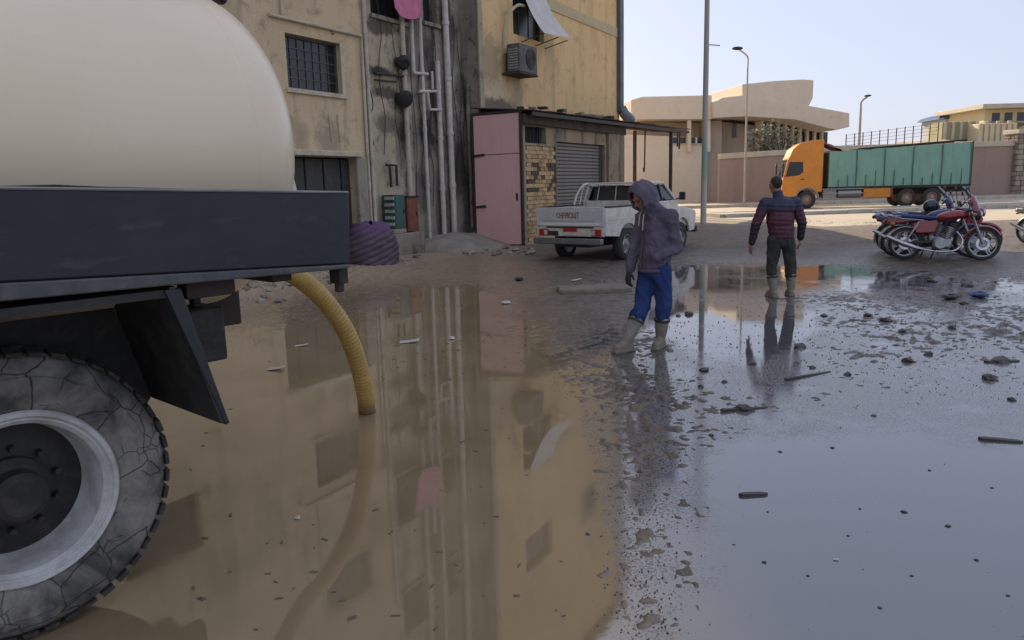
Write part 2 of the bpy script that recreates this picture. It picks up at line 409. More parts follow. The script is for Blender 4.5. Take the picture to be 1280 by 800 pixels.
m.f = [(i_ * wc_n + j_, i_ * wc_n + j_ + 1, (i_ + 1) * wc_n + j_ + 1, (i_ + 1) * wc_n + j_) for i_ in range(wr_n - 1) for j_ in range(wc_n - 1)]
m.v += [(-16, -6, 0), (16, -6, 0), (16, 0, 0), (-16, 0, 0)]; nb_ = len(m.v); m.f.append((nb_ - 4, nb_ - 3, nb_ - 2, nb_ - 1))
me_w = bpy.data.meshes.new('puddle_water'); me_w.from_pydata(m.v, [], m.f); me_w.update(); me_w.materials.append(water_m)
at_ = me_w.attributes.new('grit', 'FLOAT', 'POINT'); at_.data.foreach_set('value', np.concatenate([grit.ravel(), np.zeros(4)]).astype(np.float32))
water = bpy.data.objects.new('puddle_water', me_w); col.objects.link(water)
tag(water, 'brown flood water lying over the yard and mirroring building and sky', 'water', kind='structure')

# ------------------------------------------------------------------ the sunlit road beyond the yard, with median kerbs
def strip(name, s0, s1, n0, n1, z0, z1, mat_, parent=None, bevel=.0):
    m = MB(); pts = [RP(s0, n0), RP(s1, n0), RP(s1, n1), RP(s0, n1)]
    m.add([(p.x, p.y, z0) for p in pts] + [(p.x, p.y, z1) for p in pts], [(0, 1, 2, 3), (7, 6, 5, 4), (0, 4, 5, 1), (1, 5, 6, 2), (2, 6, 7, 3), (3, 7, 4, 0)])
    return m.build(name, mat_, parent, smooth=0, bevel=bevel)
t = NT('dusty_asphalt')
n1 = t.noise(.35, 6, .6); n2 = t.noise(18, 6, .7); n3 = t.noise(.9, 5, .6, t.mapped((.15, 1, 1)))
c = t.mix(t.ramp(n1, [(.3, 0.0), (.7, 1.0)]), (.40, .335, .245), (.50, .425, .32))
c = t.mix(t.ramp(n3, [(.5, 0.0), (.68, .55)]), c, (.29, .24, .18))
asphalt = t.set(color=c, rough=.85, normal=t.bump(n2, .4, .01))
t = NT('kerb_concrete')
n1 = t.noise(3, 7, .65); n2 = t.noise(40, 5, .6)
kerbm = t.set(color=t.mix(t.ramp(n1, [(.35, 0.0), (.7, 1.0)]), (.52, .48, .40), (.34, .30, .24)), rough=.85, normal=t.bump(n2, .5, .01))
paving = pm('dusty_paving', (.44, .39, .31), (.34, .30, .235), rough=.9, scale=.8, bump=.3)
road = tag(strip('road', -3.2, 150, -6.9, 0, .0, ROADZ + .062, asphalt), 'pale dusty road between the yard and the median', 'road', kind='structure')
road2 = tag(strip('road', -3.2, 150, 1.7, 10.5, .0, ROADZ + .058, asphalt), 'far carriageway under the orange truck', 'road', kind='structure')
median = tag(strip('median', -3.2, 150, .16, 1.54, .0, ROADZ + .19, paving), 'raised dusty median strip between two kerbs', 'median', kind='structure')
pave2 = tag(strip('pavement', -3.2, 150, 10.7, 14.0, .0, ROADZ + .21, paving), 'pale pavement along the far boundary wall', 'pavement', kind='structure')
kb = MB(); kb.box((0, 0, .105), (.985, .15, .21)); k0 = kb.build('kerbstone', kerbm, None, smooth=0, bevel=.02)
first = True
rnd = random.Random(3)
for (n_, par) in ((.08, median), (1.62, median), (10.6, pave2)):
    for i in range(-3, 44):
        p = RP(i + .5, n_); kk = k0 if first else share(k0, None, (0, 0, 0)); first = False
        kk.location = (p.x, p.y, ROADZ + rnd.uniform(-.012, .012)); kk.rotation_euler = (0, 0, ROADA + rnd.uniform(-.01, .01)); kk.parent = par

# ================================================================== the tanker truck
t = NT('tank_paint')
n1 = t.noise(1.3, 5, .55); n2 = t.noise(7, 8, .7, t.mapped((1, 1, .18))); n3 = t.noise(25, 4, .6)
c = t.mix(t.ramp(n1, [(.35, 0.0), (.7, 1.0)]), (.86, .72, .51), (.80, .66, .46))
c = t.mix(t.ramp(n2, [(.62, 0.0), (.85, .14)]), c, (.45, .39, .31))
tankm = t.set(color=c, rough=t.ramp(n1, [(.3, .24), (.7, .36)]), normal=t.bump(n1, .06, .02), spec=.45)
t = NT('steel_beam_paint')
n1 = t.noise(2.0, 6, .6); n2 = t.noise(9, 8, .7, t.mapped((.25, 1, 1))); n3 = t.noise(70, 4, .6)
c = t.mix(t.ramp(n1, [(.35, 0.0), (.68, 1.0)]), (.016, .019, .021), (.030, .033, .034))
c = t.mix(t.ramp(n2, [(.56, 0.0), (.75, .6)]), c, (.12, .115, .105))
beamm = t.set(color=c, rough=t.ramp(n2, [(.3, .36), (.7, .62)]), normal=t.bump(n3, .12, .003))
blackm = pm('black_steel', (.018, .017, .017), (.034, .031, .028), rough=.62, scale=6, dirt=.35, dirtc=(.09, .078, .06))
rustm = pm('rusty_black_steel', (.03, .026, .023), (.07, .045, .03), rough=.8, scale=9, bump=.4)
t = NT('muddy_tyre_sidewall')
n1 = t.noise(4, 7, .65, dist=.5); n2 = t.noise(28, 6, .7)
dv = t.noise(6, 3, .5); mpv = t.n('ShaderNodeVectorMath'); mpv.operation = 'ADD'
xv = t.n('ShaderNodeTexNoise'); xv.inputs['Scale'].default_value = 7; t.l(t.co(), xv.inputs['Vector'])
sc_ = t.n('ShaderNodeVectorMath'); sc_.operation = 'SCALE'; sc_.inputs['Scale'].default_value = .07; t.l(xv.outputs['Color'], sc_.inputs[0])
t.l(t.co(), mpv.inputs[0]); t.l(sc_.outputs[0], mpv.inputs[1])
ck = t.voro(3.4, mpv.outputs[0], 'DISTANCE_TO_EDGE'); ck2 = t.voro(13, mpv.outputs[0], 'DISTANCE_TO_EDGE'); nm = t.noise(3.1, 4, .6)
crack = t.math('MULTIPLY', t.ramp(t.math('ADD', ck, t.math('MULTIPLY', n2, .012)), [(.006, 0.0), (.018, 1.0)]), t.ramp(t.math('ADD', ck2, t.ramp(nm, [(.40, .15), (.60, 0.0)])), [(.012, .35), (.05, 1.0)]))
c = t.mix(t.ramp(n1, [(.38, 0.0), (.60, 1.0)]), (.060, .056, .051), (.25, .23, .20))
c = t.mix(t.ramp(n2, [(.48, 0.0), (.78, .5)]), c, (.075, .07, .064))
c = t.mix(crack, (.022, .020, .019), c)
tyrem = t.set(color=c, rough=.85, normal=t.bump(t.math('ADD', crack, t.math('MULTIPLY', n2, .5)), .6, .006))
rubber = pm('tyre_rubber', (.022, .021, .020), (.045, .041, .036), rough=.85, scale=14, bump=.4, dirt=.5, dirtc=(.10, .088, .07))
rimm = pm('wheel_rim_paint', (.62, .61, .59), (.46, .445, .415), rough=.35, scale=4, bump=.12, dirt=.4, dirtc=(.15, .125, .095))

TH = R(42); TX = Vector((math.sin(TH), math.cos(TH), 0)); TY = Vector((-TX.y, TX.x, 0))
E0 = at(436, 285, 3.5); E0.z = 0
TRZ = math.atan2(TX.y, TX.x)
tanker = empty('tanker_truck', E0, TRZ, 'rear of a tanker truck with cream tank above a dark steel bed', 'tanker truck')

# tank: elliptical shell with dished end
TC = Vector((0, 1.17, 1.91)); HW, HH, XE, DOME = 1.0, .81, -.30, .38
def tank_fn(u, v):
    # v: 0 front -> 1 apex
    an = 2 * math.pi * u
    if v < .5: x = -6.4 + (XE + 6.4) * (v / .5); k = 1.0
    else:
        q = (v - .5) / .5 * math.pi / 2; x = XE + DOME * math.sin(q); k = math.cos(q) ** .57 if q < math.pi / 2 - 1e-6 else .001
    return (x, TC.y + HW * k * math.cos(an), TC.z + HH * k * math.sin(an))
m = MB(); m.grid(tank_fn, 96, 60)
tank = m.build('tank', tankm, tanker, smooth=60)
m = MB()     # faint weld seam where the dished end meets the shell
m.tube([(XE - .02, TC.y + (HW - .003) * math.cos(a), TC.z + (HH - .003) * math.sin(a)) for a in [2 * math.pi * k / 96 for k in range(97)]], .0045, 6, False)
m.build('weld_seam', tankm, tank)
m = MB(); m.lathe([(.0, 0), (.13, 0), (.13, .05), (.10, .07), (.10, .16), (.12, .16), (.12, .19), (.0, .19)], (-.17, 1.0, 2.60), (.55, -.1, .8), 20)
m.build('vent_valve', blackm, tank)
m = MB(); m.bar((.06, 1.0, 2.10), (.06, 1.0, 2.26), .015, .015); m.bar((.03, 1.0, 2.17), (.17, .98, 2.17), .012, .012); m.bar((.145, .98, 2.10), (.145, .98, 2.16), .018, .018); m.ell((.14, .98, 2.09), .02, 8, 6)
m.build('end_bracket', blackm, tank)
m = MB(); m.prism([(-.02, 1.69), (-.13, 1.69), (-.10, 1.76), (-.05, 1.83)], 'y', .36, .40)
m.build('saddle_gusset', tankm, tanker, bevel=.004)
# front bulkhead + cab are out of the picture; a plain headboard closes the bed
m = MB(); m.bb(-6.6, -6.5, .1, 2.4, 1.4, 2.9); m.build('headboard', beamm, tanker, bevel=.01)

# the deep side rail of the bed, with the slightly drooping outline it has
def rail(y, s):
    m = MB(); pr = [(-6.6, 1.90), (-1.36, 1.738), (0.012, 1.692), (0.0, 1.366), (-1.39, 1.432), (-6.6, 1.69)]
    m.prism(pr, 'y', y, y + .09 * s); return m
sr = rail(0.0, 1).build('side_rail', beamm, tanker, bevel=.008)
m = MB(); m.prism([(-6.6, 1.688), (-1.39, 1.431), (-.012, 1.365), (-.014, 1.347), (-1.396, 1.372), (-6.6, 1.50)], 'y', -.012, .075); m.build('rail_flange', pm('worn_grey_steel', (.085, .088, .088), (.055, .056, .056), rough=.5, scale=5, dirt=.5, dirtc=(.16, .15, .13)), sr, bevel=.006)
m = MB(); m.tube([(-3, -.002, 1.786), (-1.36, -.002, 1.737), (0.006, -.002, 1.691)], .006, 6); m.build('rail_edge', pm('worn_edge', (.30, .29, .27), (.16, .155, .15), rough=.5), sr)
m = MB(); m.prism([(-1.5, 1.742), (-1.18, 1.745), (-1.02, 1.735), (-.72, 1.722), (-.72, 1.715), (-1.5, 1.735)], 'y', .04, .10); m.build('rubber_packing', rubber, sr)
rail(2.5, -1).build('side_rail', beamm, tanker, bevel=.008)
m = MB(); m.bb(-.10, -.005, .095, 2.405, 1.375, 1.67); m.build('rear_rail', beamm, tanker, bevel=.008)
m = MB(); m.bb(-6.4, -.11, .095, 2.405, 1.45, 1.49); m.build('bed_plate', blackm, tanker)
for y in (.82, 1.62):
    m = MB(); m.bb(-6.6, -.12, y, y + .09, 1.02, 1.30); m.build('chassis_beam', rustm, tanker, bevel=.01)
for x in (-5.6, -3.8, -2.2, -.35):
    m = MB(); m.bb(x, x + .1, .10, 2.40, 1.31, 1.44); m.build('cross_member', rustm, tanker, bevel=.006)
# mudguard: two slanted flaps and a top plate, each with a folded outer lip
for s, y0, y1 in ((1, .0, .66), (-1, 1.84, 2.5)):
    def flap(xa, za, xb, zb):
        m = MB(); m.add([(xa, y0, za), (xb, y0, zb), (xb, y1, zb - .0), (xa, y1, za), (xa + .022, y0, za + .004), (xb + .022, y0, zb + .004), (xb + .022, y1, zb + .004), (xa + .022, y1, za + .004)],
                        [(0, 1, 2, 3), (7, 6, 5, 4), (0, 4, 5, 1), (1, 5, 6, 2), (2, 6, 7, 3), (3, 7, 4, 0)]); return m
    f = flap(-.845, 1.352, -.690, .775).build('mudguard_flap', blackm, tanker)
    m = MB(); yl = y0 if s > 0 else y1
    m.add([(-.800, yl - .004 * s, 1.345), (-.655, yl - .004 * s, .770), (-.672, yl - .004 * s, .765), (-.862, yl - .004 * s, 1.345), (-.800, yl + .03 * s, 1.345), (-.655, yl + .03 * s, .770), (-.672, yl + .03 * s, .765), (-.862, yl + .03 * s, 1.345)],
          [(0, 1, 2, 3), (7, 6, 5, 4), (0, 4, 5, 1), (1, 5, 6, 2), (2, 6, 7, 3), (3, 7, 4, 0)])
    m.build('folded_lip', beamm, f, bevel=.004)
    m = MB(); m.bb(-1.95, -.80, y0 + .01, y1, 1.315, 1.345); m.build('mudguard_top', blackm, tanker)
    flap(-1.95, 1.35, -2.10, .80).build('mudguard_flap', blackm, tanker)
    yi = y1 if s > 0 else y0
    m = MB(); m.prism([(-1.95, 1.345), (-2.10, .80), (-1.9, .62), (-.80, .62), (-.69, .78), (-.845, 1.345)], 'y', yi, yi + .012); m.build('mudguard_inner', blackm, tanker)
m = MB(); m.bb(-.66, -.50, .26, .46, .975, 1.215); tl = m.build('rear_lamp_box', blackm, tanker, bevel=.012)
m = MB(); m.bb(-.495, -.49, .29, .43, 1.02, 1.17); m.build('lamp_lens', pm('dull_red_lens', (.12, .012, .01), rough=.3), tl)
m = MB(); m.bar((-.58, .36, 1.21), (-.58, .36, 1.33), .05, .03); m.build('lamp_bracket', blackm, tl)
m = MB(); m.bb(-.74, -.53, .085, .17, 1.285, 1.37); m.build('rail_bracket', rustm, tanker, bevel=.006)
m = MB(); m.bb(-.055, -.005, .02, .10, 1.275, 1.36); m.lathe([(0, 0), (.022, 0), (.022, .05), (0, .05)], (-.03, .06, 1.235), (0, 0, 1), 10); m.build('tie_lug', rustm, tanker, bevel=.005)
# wheels: dual rear pair on each side
def wheel(y_out, s, detailed=True):
    """y_out: outer face, s: +1 body goes to +y"""
    w = bpy.data.objects.new('wheel', None); col.objects.link(w); w.parent = tanker; w.location = (-1.33, y_out, .575)
    Rt, Wt = .575, .29
    prof = [(.335, .022), (.345, .008), (.375, .000), (.43, -.006), (.47, -.002), (.475, .004), (.505, .008), (.535, .03), (.552, .055), (.556, .10), (.556, Wt - .10), (.552, Wt - .055), (.535, Wt - .03), (.49, Wt), (.375, Wt), (.335, Wt - .02), (.33, Wt / 2)]
    m = MB(); m.lathe(prof, (0, 0, 0), (0, s, 0), 96, closed=True); ty = m.build('tyre', tyrem, w, smooth=40)
    m = MB(); rn = random.Random(8)
    for k in range(46):
        for row in range(3):
            a = 2 * math.pi * (k + (.5 if row == 1 else 0)) / 46; da = 2 * math.pi / 46 * .36
            ya, yb = [(.022, .105), (.115, .175), (.185, .268)][row]
            ri, ro = .545, Rt + rn.uniform(-.004, .004)
            pts = []
            for (r_, aa, yy) in ((ri, a - da, ya), (ri, a + da, ya), (ri, a + da, yb), (ri, a - da, yb), (ro - (.014 if row == 0 else 0), a - da * .9, ya), (ro - (.014 if row == 0 else 0), a + da * .9, ya), (ro - (.014 if row == 2 else 0), a + da * .9, yb), (ro - (.014 if row == 2 else 0), a - da * .9, yb)):
                pts.append((r_ * math.cos(aa), yy * s, r_ * math.sin(aa)))
            m.add(pts, [(3, 2, 1, 0), (4, 5, 6, 7), (0, 1, 5, 4), (1, 2, 6, 5), (2, 3, 7, 6), (3, 0, 4, 7)])
    m.build('tread', rubber, ty, smooth=0)
    m = MB(); m.lathe([(.338, .03), (.345, .006), (.338, -.004), (.322, -.002), (.314, .012), (.300, .022), (.288, .05), (.276, .11), (.270, .195), (.262, .205), (.262, .215), (.27, .215), (.29, .26), (.32, .27), (.336, .25), (.33, .15)], (0, 0, 0), (0, s, 0), 72, closed=True)
    rim = m.build('rim', rimm, w, smooth=40)
    m = MB(); m.lathe([(.0, .215), (.268, .215), (.268, .20), (.22, .188), (.17, .175), (.13, .172), (.0, .172)], (0, 0, 0), (0, s, 0), 48); m.build('wheel_disc', blackm, w)
    m = MB(); m.lathe([(0, .17), (.135, .17), (.135, .13), (.10, .10), (.095, .04), (.07, .02), (0, .02)], (0, 0, 0), (0, s, 0), 32); m.build('hub', blackm, w)
    if detailed:
        for k in range(10):
            a = 2 * math.pi * k / 10 + .2
            m = MB(); m.cyl((.165 * math.cos(a), .175 * s, .165 * math.sin(a)), (.165 * math.cos(a), .135 * s, .165 * math.sin(a)), .016, .013, 6); m.build('wheel_nut', blackm, rim)
        m = MB(); m.lathe([(.29, .028), (.306, .012), (.312, .014), (.296, .036)], (0, 0, 0), (0, s, 0), 72, closed=True); m.build('lock_ring', rimm, rim)
    return w
wheel(.32, 1); wheel(2.18, -1, False)
m = MB(); m.cyl((-1.33, .5, .575), (-1.33, 2.0, .575), .09, None, 16); m.ell((-1.33, 1.25, .575), (.22, .2, .22)); m.build('rear_axle', rustm, tanker)

# ------------------------------------------------------------------ the yellow suction hose
hp = [E0 + TX * -.02 + TY * 1.15 + Vector((0, 0, 1.30)), at(322, 318, 4.85), at(350, 335, 5.05), at(376, 349, 5.15), at(405, 375, 5.27), at(431, 412, 5.38), at(447, 452, 5.5), at(456, 490, 5.6), at(459, 516, 5.68)]
hp.append(hp[-1] + Vector((.01, .06, -.25)))
def smooth_path(pts, n):
    out = []
    P = [pts[0]] + pts + [pts[-1]]
    for i in range(len(pts) - 1):
        a, b, c_, d = P[i], P[i + 1], P[i + 2], P[i + 3]
        for k in range(n):
            q = k / n
            out.append(.5 * ((2 * b) + (c_ - a) * q + (2 * a - 5 * b + 4 * c_ - d) * q * q + (3 * b - a - 3 * c_ + d) * q ** 3))
    out.append(pts[-1]); return out
path = smooth_path([Vector(p) for p in hp], 40)
m = MB(); m.tube(path, [.063 + .0045 * (i % 4 in (0, 1)) for i in range(len(path))], 18)
t = NT('yellow_hose')
n1 = t.noise(9, 6, .6); n2 = t.noise(40, 5, .6); zz = t.sep(t.co())[2]
c = t.mix(t.ramp(n1, [(.35, 0.0), (.7, 1.0)]), (.50, .32, .085), (.38, .24, .065))
c = t.mix(t.ramp(t.math('ADD', t.math('MULTIPLY', zz, 1.6), t.math('MULTIPLY', n1, .25)), [(.13, .85), (.34, 0.0)]), c, (.075, .055, .03))
hosem = t.set(color=c, rough=.45, normal=t.bump(n2, .2, .003))
hose = m.build('suction_hose', hosem, None, smooth=50)
tag(hose, 'ribbed yellow suction hose curving from the tanker down into the brown water', 'hose')

# ================================================================== the tall building on the left
FD = Vector((.505, .863, 0)).normalized(); FRZ = math.atan2(FD.y, FD.x)
F0 = Vector((-.97, 22.1, 0))
def plaster(name, ca, cb, stain, amount=.8, blots=()):
    t = NT(name)
    streak = t.noise(1.0, 4, .5, t.mapped((1.7, 1.7, .30)), dist=.6); patch = t.noise(.55, 8, .62); fine = t.noise(22, 7, .7); grime = t.noise(2.6, 9, .72, dist=.6)
    c = t.mix(t.ramp(patch, [(.32, 0.0), (.68, 1.0)]), ca, cb)
    c = t.mix(t.math('MULTIPLY', t.ramp(streak, [(.50, 0.0), (.72, 1.0)]), amount), c, stain)
    c = t.mix(t.math('MULTIPLY', t.ramp(grime, [(.54, 0.0), (.68, 1.0)]), amount * .8), c, tuple(x * .6 for x in stain))
    c = t.mix(t.ramp(fine, [(.3, .22), (.6, 0.0)]), c, tuple(x * .5 for x in stain))
    for (bx0, bz0, brx, brz, bc, bs) in blots:        # shaped stains and bare patches: centre, half sizes, colour, strength
        xx = t.sep(t.co()); dx = t.math('DIVIDE', t.math('SUBTRACT', xx[0], bx0), brx); dz = t.math('DIVIDE', t.math('SUBTRACT', xx[2], bz0), brz)
        dd = t.math('SQRT', t.math('ADD', t.math('MULTIPLY', dx, dx), t.math('MULTIPLY', dz, dz)))
        dd = t.math('ADD', dd, t.math('MULTIPLY', t.math('SUBTRACT', t.noise(3.2, 8, .7, dist=.5), .5), 1.9))
        c = t.mix(t.math('MULTIPLY', t.ramp(dd, [(.55, 1.0), (.95, 0.0)]), bs), c, bc)
    return t.set(color=c, rough=.9, normal=t.bump(t.math('ADD', fine, t.math('MULTIPLY', grime, .8)), .35, .02), spec=.3)
yellowp = plaster('yellow_plaster', (.84, .60, .30), (.75, .53, .26), (.42, .31, .17), .65, [(1.2, 4.3, 1.5, .75, (.60, .49, .33), .8), (1.5, 4.0, 1.6, .35, (.16, .13, .095), .9), (1.0, 5.3, .8, .9, (.34, .27, .18), .7), (2.6, 4.3, .5, .8, (.40, .31, .19), .6), (7.5, 4.0, 3.5, .22, (.22, .175, .12), .8)])
beigep = plaster('beige_plaster', (.72, .555, .34), (.60, .465, .28), (.34, .27, .18), .75, [(-5.75, 2.8, .55, .5, (.36, .29, .2), .8), (-6.9, 2.9, .6, .4, (.40, .31, .2), .6)])
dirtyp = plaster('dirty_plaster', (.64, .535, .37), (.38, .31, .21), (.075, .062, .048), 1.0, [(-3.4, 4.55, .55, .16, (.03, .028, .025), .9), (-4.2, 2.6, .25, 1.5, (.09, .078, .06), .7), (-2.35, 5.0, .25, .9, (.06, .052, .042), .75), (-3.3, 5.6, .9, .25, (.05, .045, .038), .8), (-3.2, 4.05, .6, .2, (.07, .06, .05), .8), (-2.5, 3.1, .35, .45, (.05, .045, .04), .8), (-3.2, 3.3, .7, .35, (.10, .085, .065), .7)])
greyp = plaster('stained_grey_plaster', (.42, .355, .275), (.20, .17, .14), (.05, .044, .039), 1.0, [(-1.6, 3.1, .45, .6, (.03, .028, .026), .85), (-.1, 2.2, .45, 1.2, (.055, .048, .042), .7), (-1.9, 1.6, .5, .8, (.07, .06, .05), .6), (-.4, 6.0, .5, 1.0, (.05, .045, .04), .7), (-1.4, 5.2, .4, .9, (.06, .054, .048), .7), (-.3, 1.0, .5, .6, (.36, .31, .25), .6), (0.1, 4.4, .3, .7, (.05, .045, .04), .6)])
creamtrim = pm('cream_trim', (.60, .53, .38), (.48, .42, .30), rough=.8, scale=3, dirt=.4, dirtc=(.2, .17, .12))
darkin = pm('dark_interior', (.012, .012, .012), (.02, .019, .018), rough=.9)
glassm = pm('dark_window_glass', (.018, .02, .022), (.03, .03, .032), rough=.22, scale=3, bump=.05)
pipem = pm('cream_plastic_pipe', (.56, .50, .40), (.44, .39, .31), rough=.55, scale=3, dirt=.45, dirtc=(.20, .165, .12))
whitep = pm('pale_pipe', (.62, .58, .51), (.50, .46, .40), rough=.5, scale=3, dirt=.4, dirtc=(.24, .20, .15))
framem = pm('grey_window_frame', (.10, .098, .092), (.07, .068, .064), rough=.6)

def wall_holes(x0, x1, z0, z1, y, holes, depth, mat_, name, parent):
    """wall face at y with openings whose reveals run back by depth"""
    xs = sorted(set([x0, x1] + [h[0] for h in holes] + [h[1] for h in holes])); zs = sorted(set([z0, z1] + [h[2] for h in holes] + [h[3] for h in holes]))
    xs = [x for x in xs if x0 <= x <= x1]; zs = [z for z in zs if z0 <= z <= z1]
    m = MB()
    for i in range(len(xs) - 1):
        for k in range(len(zs) - 1):
            cx, cz = (xs[i] + xs[i + 1]) / 2, (zs[k] + zs[k + 1]) / 2
            if any(h[0] < cx < h[1] and h[2] < cz < h[3] for h in holes): continue
            m.add([(xs[i], y, zs[k]), (xs[i + 1], y, zs[k]), (xs[i + 1], y, zs[k + 1]), (xs[i], y, zs[k + 1])], [(0, 1, 2, 3)])
    for (a, b, c_, d) in holes:
        m.add([(a, y, c_), (b, y, c_), (b, y, d), (a, y, d), (a, y + depth, c_), (b, y + depth, c_), (b, y + depth, d), (a, y + depth, d)],
              [(0, 4, 5, 1), (1, 5, 6, 2), (2, 6, 7, 3), (3, 7, 4, 0)])
    return m.build(name, mat_, parent, smooth=0)

bld = empty('apartment_building', F0, FRZ, 'tall stained yellow plaster building with pipes running down its recessed middle', 'building')
HT = 16.5
def add_window(par, x0, x1, z0, z1, y, nx, nz, panes=True):
    w = bpy.data.objects.new('window', None); col.objects.link(w); w.parent = par; w.location = (x0, y, z0)
    W, H = x1 - x0, z1 - z0
    m = MB(); m.bb(-.0, W, .10, .11, 0, H); m.build('backing', darkin, w, smooth=0)
    f = .045
    m = MB(); m.bb(0, f, 0, .09, 0, H); m.bb(W - f, W, 0, .09, 0, H); m.bb(f, W - f, 0, .09, 0, f); m.bb(f, W - f, 0, .09, H - f, H); m.build('frame', framem, w, bevel=.004)
    if panes:
        pw, ph = (W - 2 * f) / nx, (H - 2 * f) / nz
        m = MB(); m.box((0, 0, 0), (pw - .02, .008, ph - .02)); pane = m.build('pane', glassm, w, smooth=0); rn = random.Random(int(x0 * 100))
        for i in range(nx):
            for k in range(nz):
                loc = (f + (i + .5) * pw, .045, f + (k + .5) * ph); rt = (rn.uniform(-.012, .012), 0, rn.uniform(-.012, .012))
                if i == 0 and k == 0: pane.location = loc; pane.rotation_euler = rt
                else: share(pane, w, loc, rt)
        m = MB()
        for i in range(1, nx): m.bb(f + i * pw - .011, f + i * pw + .011, .02, .07, f, H - f)
        m.build('glazing_bar', framem, w)
        for k in range(1, nz):
            m = MB(); m.bb(f, W - f, .021, .069, f + k * ph - .010, f + k * ph + .010); m.build('glazing_bar', framem, w)
    return w
# left block
lh = [(-6.88, -5.25, 3.80, 4.88), (-7.5, -4.98, .0, 2.43), (-11.5, -9.9, 3.80, 4.88), (-6.88, -5.25, 7.0, 8.1), (-11.5, -9.9, 7.0, 8.1), (-6.88, -5.25, 10.2, 11.3), (-11.5, -9.9, 10.2, 11.3), (-16.5, -14.9, 3.8, 4.88), (-16.5, -14.9, 7.0, 8.1)]
wall_holes(-34, -4.45, 0, HT, 0, lh, .3, beigep, 'wall', bld)
for h in lh:
    if h[2] > 1: add_window(bld, h[0], h[1], h[2], h[3], .14, 7 if h[0] > -7 else 4, 5, True)
for (x0, x1, z) in ((-6.95, -5.18, 3.74),):
    m = MB(); m.bb(x0, x1, -.06, .0, z - .035, z + .055); m.build('window_sill', creamtrim, bld, bevel=.006)
m = MB(); m.bb(-5.30, -5.19, -.035, -.003, 3.8, 4.90); m.build('window_trim', creamtrim, bld, bevel=.005)
# ground floor opening with a dark folding gate
gt = bpy.data.objects.new('gate', None); col.objects.link(gt); gt.parent = bld; gt.location = (-7.5, .18, 0)
m = MB(); m.bb(0, 2.52, .10, .11, 0, 2.43); m.build('backing', darkin, gt, smooth=0)
for k in range(9):
    m = MB(); m.bb(k * .28 + .01, k * .28 + .27, .02 + .03 * (k % 2), .06 + .03 * (k % 2), .03, 2.40); m.build('gate_panel', pm('dark_gate_paint', (.045, .043, .040), (.075, .07, .062), rough=.7, scale=5, bump=.3), gt, bevel=.008)
m = MB(); m.bb(-7.6, -4.9, -.16, .0, 2.44, 2.56); m.build('lintel', creamtrim, bld, bevel=.015)
m = MB(); m.bb(-5.05, -4.72, -.11, -.002, 0, 2.43); m.build('gate_pier', plaster('pier_plaster', (.42, .37, .28), (.34, .30, .23), (.16, .14, .11), .7), bld, bevel=.02)
# faint patched plaster below the window
for x in (-5.78, -5.52):
    m = MB(); m.bar((x, -.02, 3.35), (x + .06, -.02, 2.75), .018, .018); m.build('conduit', creamtrim, bld)
# recessed dirty middle
RY = .45
mh = [(-3.62, -2.2, 5.85, 7.3), (-1.50, -.88, 6.02, 7.2), (-3.6, -2.4, 9.2, 10.5), (-1.5, -.9, 9.2, 10.4), (-3.6, -2.4, 12.3, 13.5), (-1.5, -.9, 12.3, 13.4)]
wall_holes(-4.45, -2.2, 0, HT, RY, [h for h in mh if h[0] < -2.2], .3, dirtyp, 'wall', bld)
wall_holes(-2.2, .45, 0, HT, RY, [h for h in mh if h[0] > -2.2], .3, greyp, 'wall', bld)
for h in mh:
    m = MB(); m.bb(h[0], h[1], RY + .25, RY + .26, h[2], h[3]); m.build('window_backing', darkin, bld, smooth=0)
    m = MB(); m.bb(h[0] - .06, h[1] + .06, RY - .09, RY, h[2] - .10, h[2]); m.build('window_sill', greyp, bld, bevel=.01)
for k in range(6):
    m = MB(); m.bb(-3.5 + k * .24, -3.48 + k * .24, RY + .05, RY + .07, 5.85, 7.3); m.build('window_bar', blackm, bld)
m = MB(); m.add([(-4.45, 0, 0), (-4.45, RY, 0), (-4.45, RY, HT), (-4.45, 0, HT)], [(0, 1, 2, 3)]); m.add([(.45, 0, 0), (.45, RY, 0), (.45, RY, HT), (.45, 0, HT)], [(3, 2, 1, 0)]); m.build('wall_return', greyp, bld, smooth=0)
# right yellow wall
rh = [(2.45, 4.45, 6.25, 7.75), (2.45, 4.45, 10.2, 11.5), (7.0, 8.4, 10.2, 11.5)]
wall_holes(.45, 10.9, 0, HT, 0, rh, .3, yellowp, 'wall', bld)
for h in rh: add_window(bld, h[0], h[1], h[2], h[3], .16, 3, 2, True)
# light band of newer paint, a shallow string course
m = MB(); m.prism([(4.75, 7.36), (10.89, 7.33), (10.89, 7.68), (4.75, 7.70)], 'y', -.035, -.001); m.build('string_course', pm('light_yellow_plaster', (.56, .47, .28), (.50, .41, .235), rough=.9, scale=2), bld, bevel=.006)
m = MB(); m.bb(.40, .62, -.05, -.001, 3.9, HT); m.build('corner_strip', plaster('pale_strip_plaster', (.50, .43, .30), (.40, .34, .24), (.18, .15, .11), .8), bld, bevel=.01)
# sides, back and roof
m = MB(); m.add([(10.9, 0, 0), (10.9, 11, 0), (10.9, 11, HT), (10.9, 0, HT), (-34, 11, 0), (-34, 11, HT), (-34, 0, 0), (-34, 0, HT)], [(0, 1, 2, 3), (1, 4, 5, 2), (4, 6, 7, 5)]); m.build('rear_wall', yellowp, bld, smooth=0)
m = MB(); m.bb(-34.2, 11.1, -.22, 11.2, HT, HT + .5); m.build('roof_slab', greyp, bld, bevel=.03)
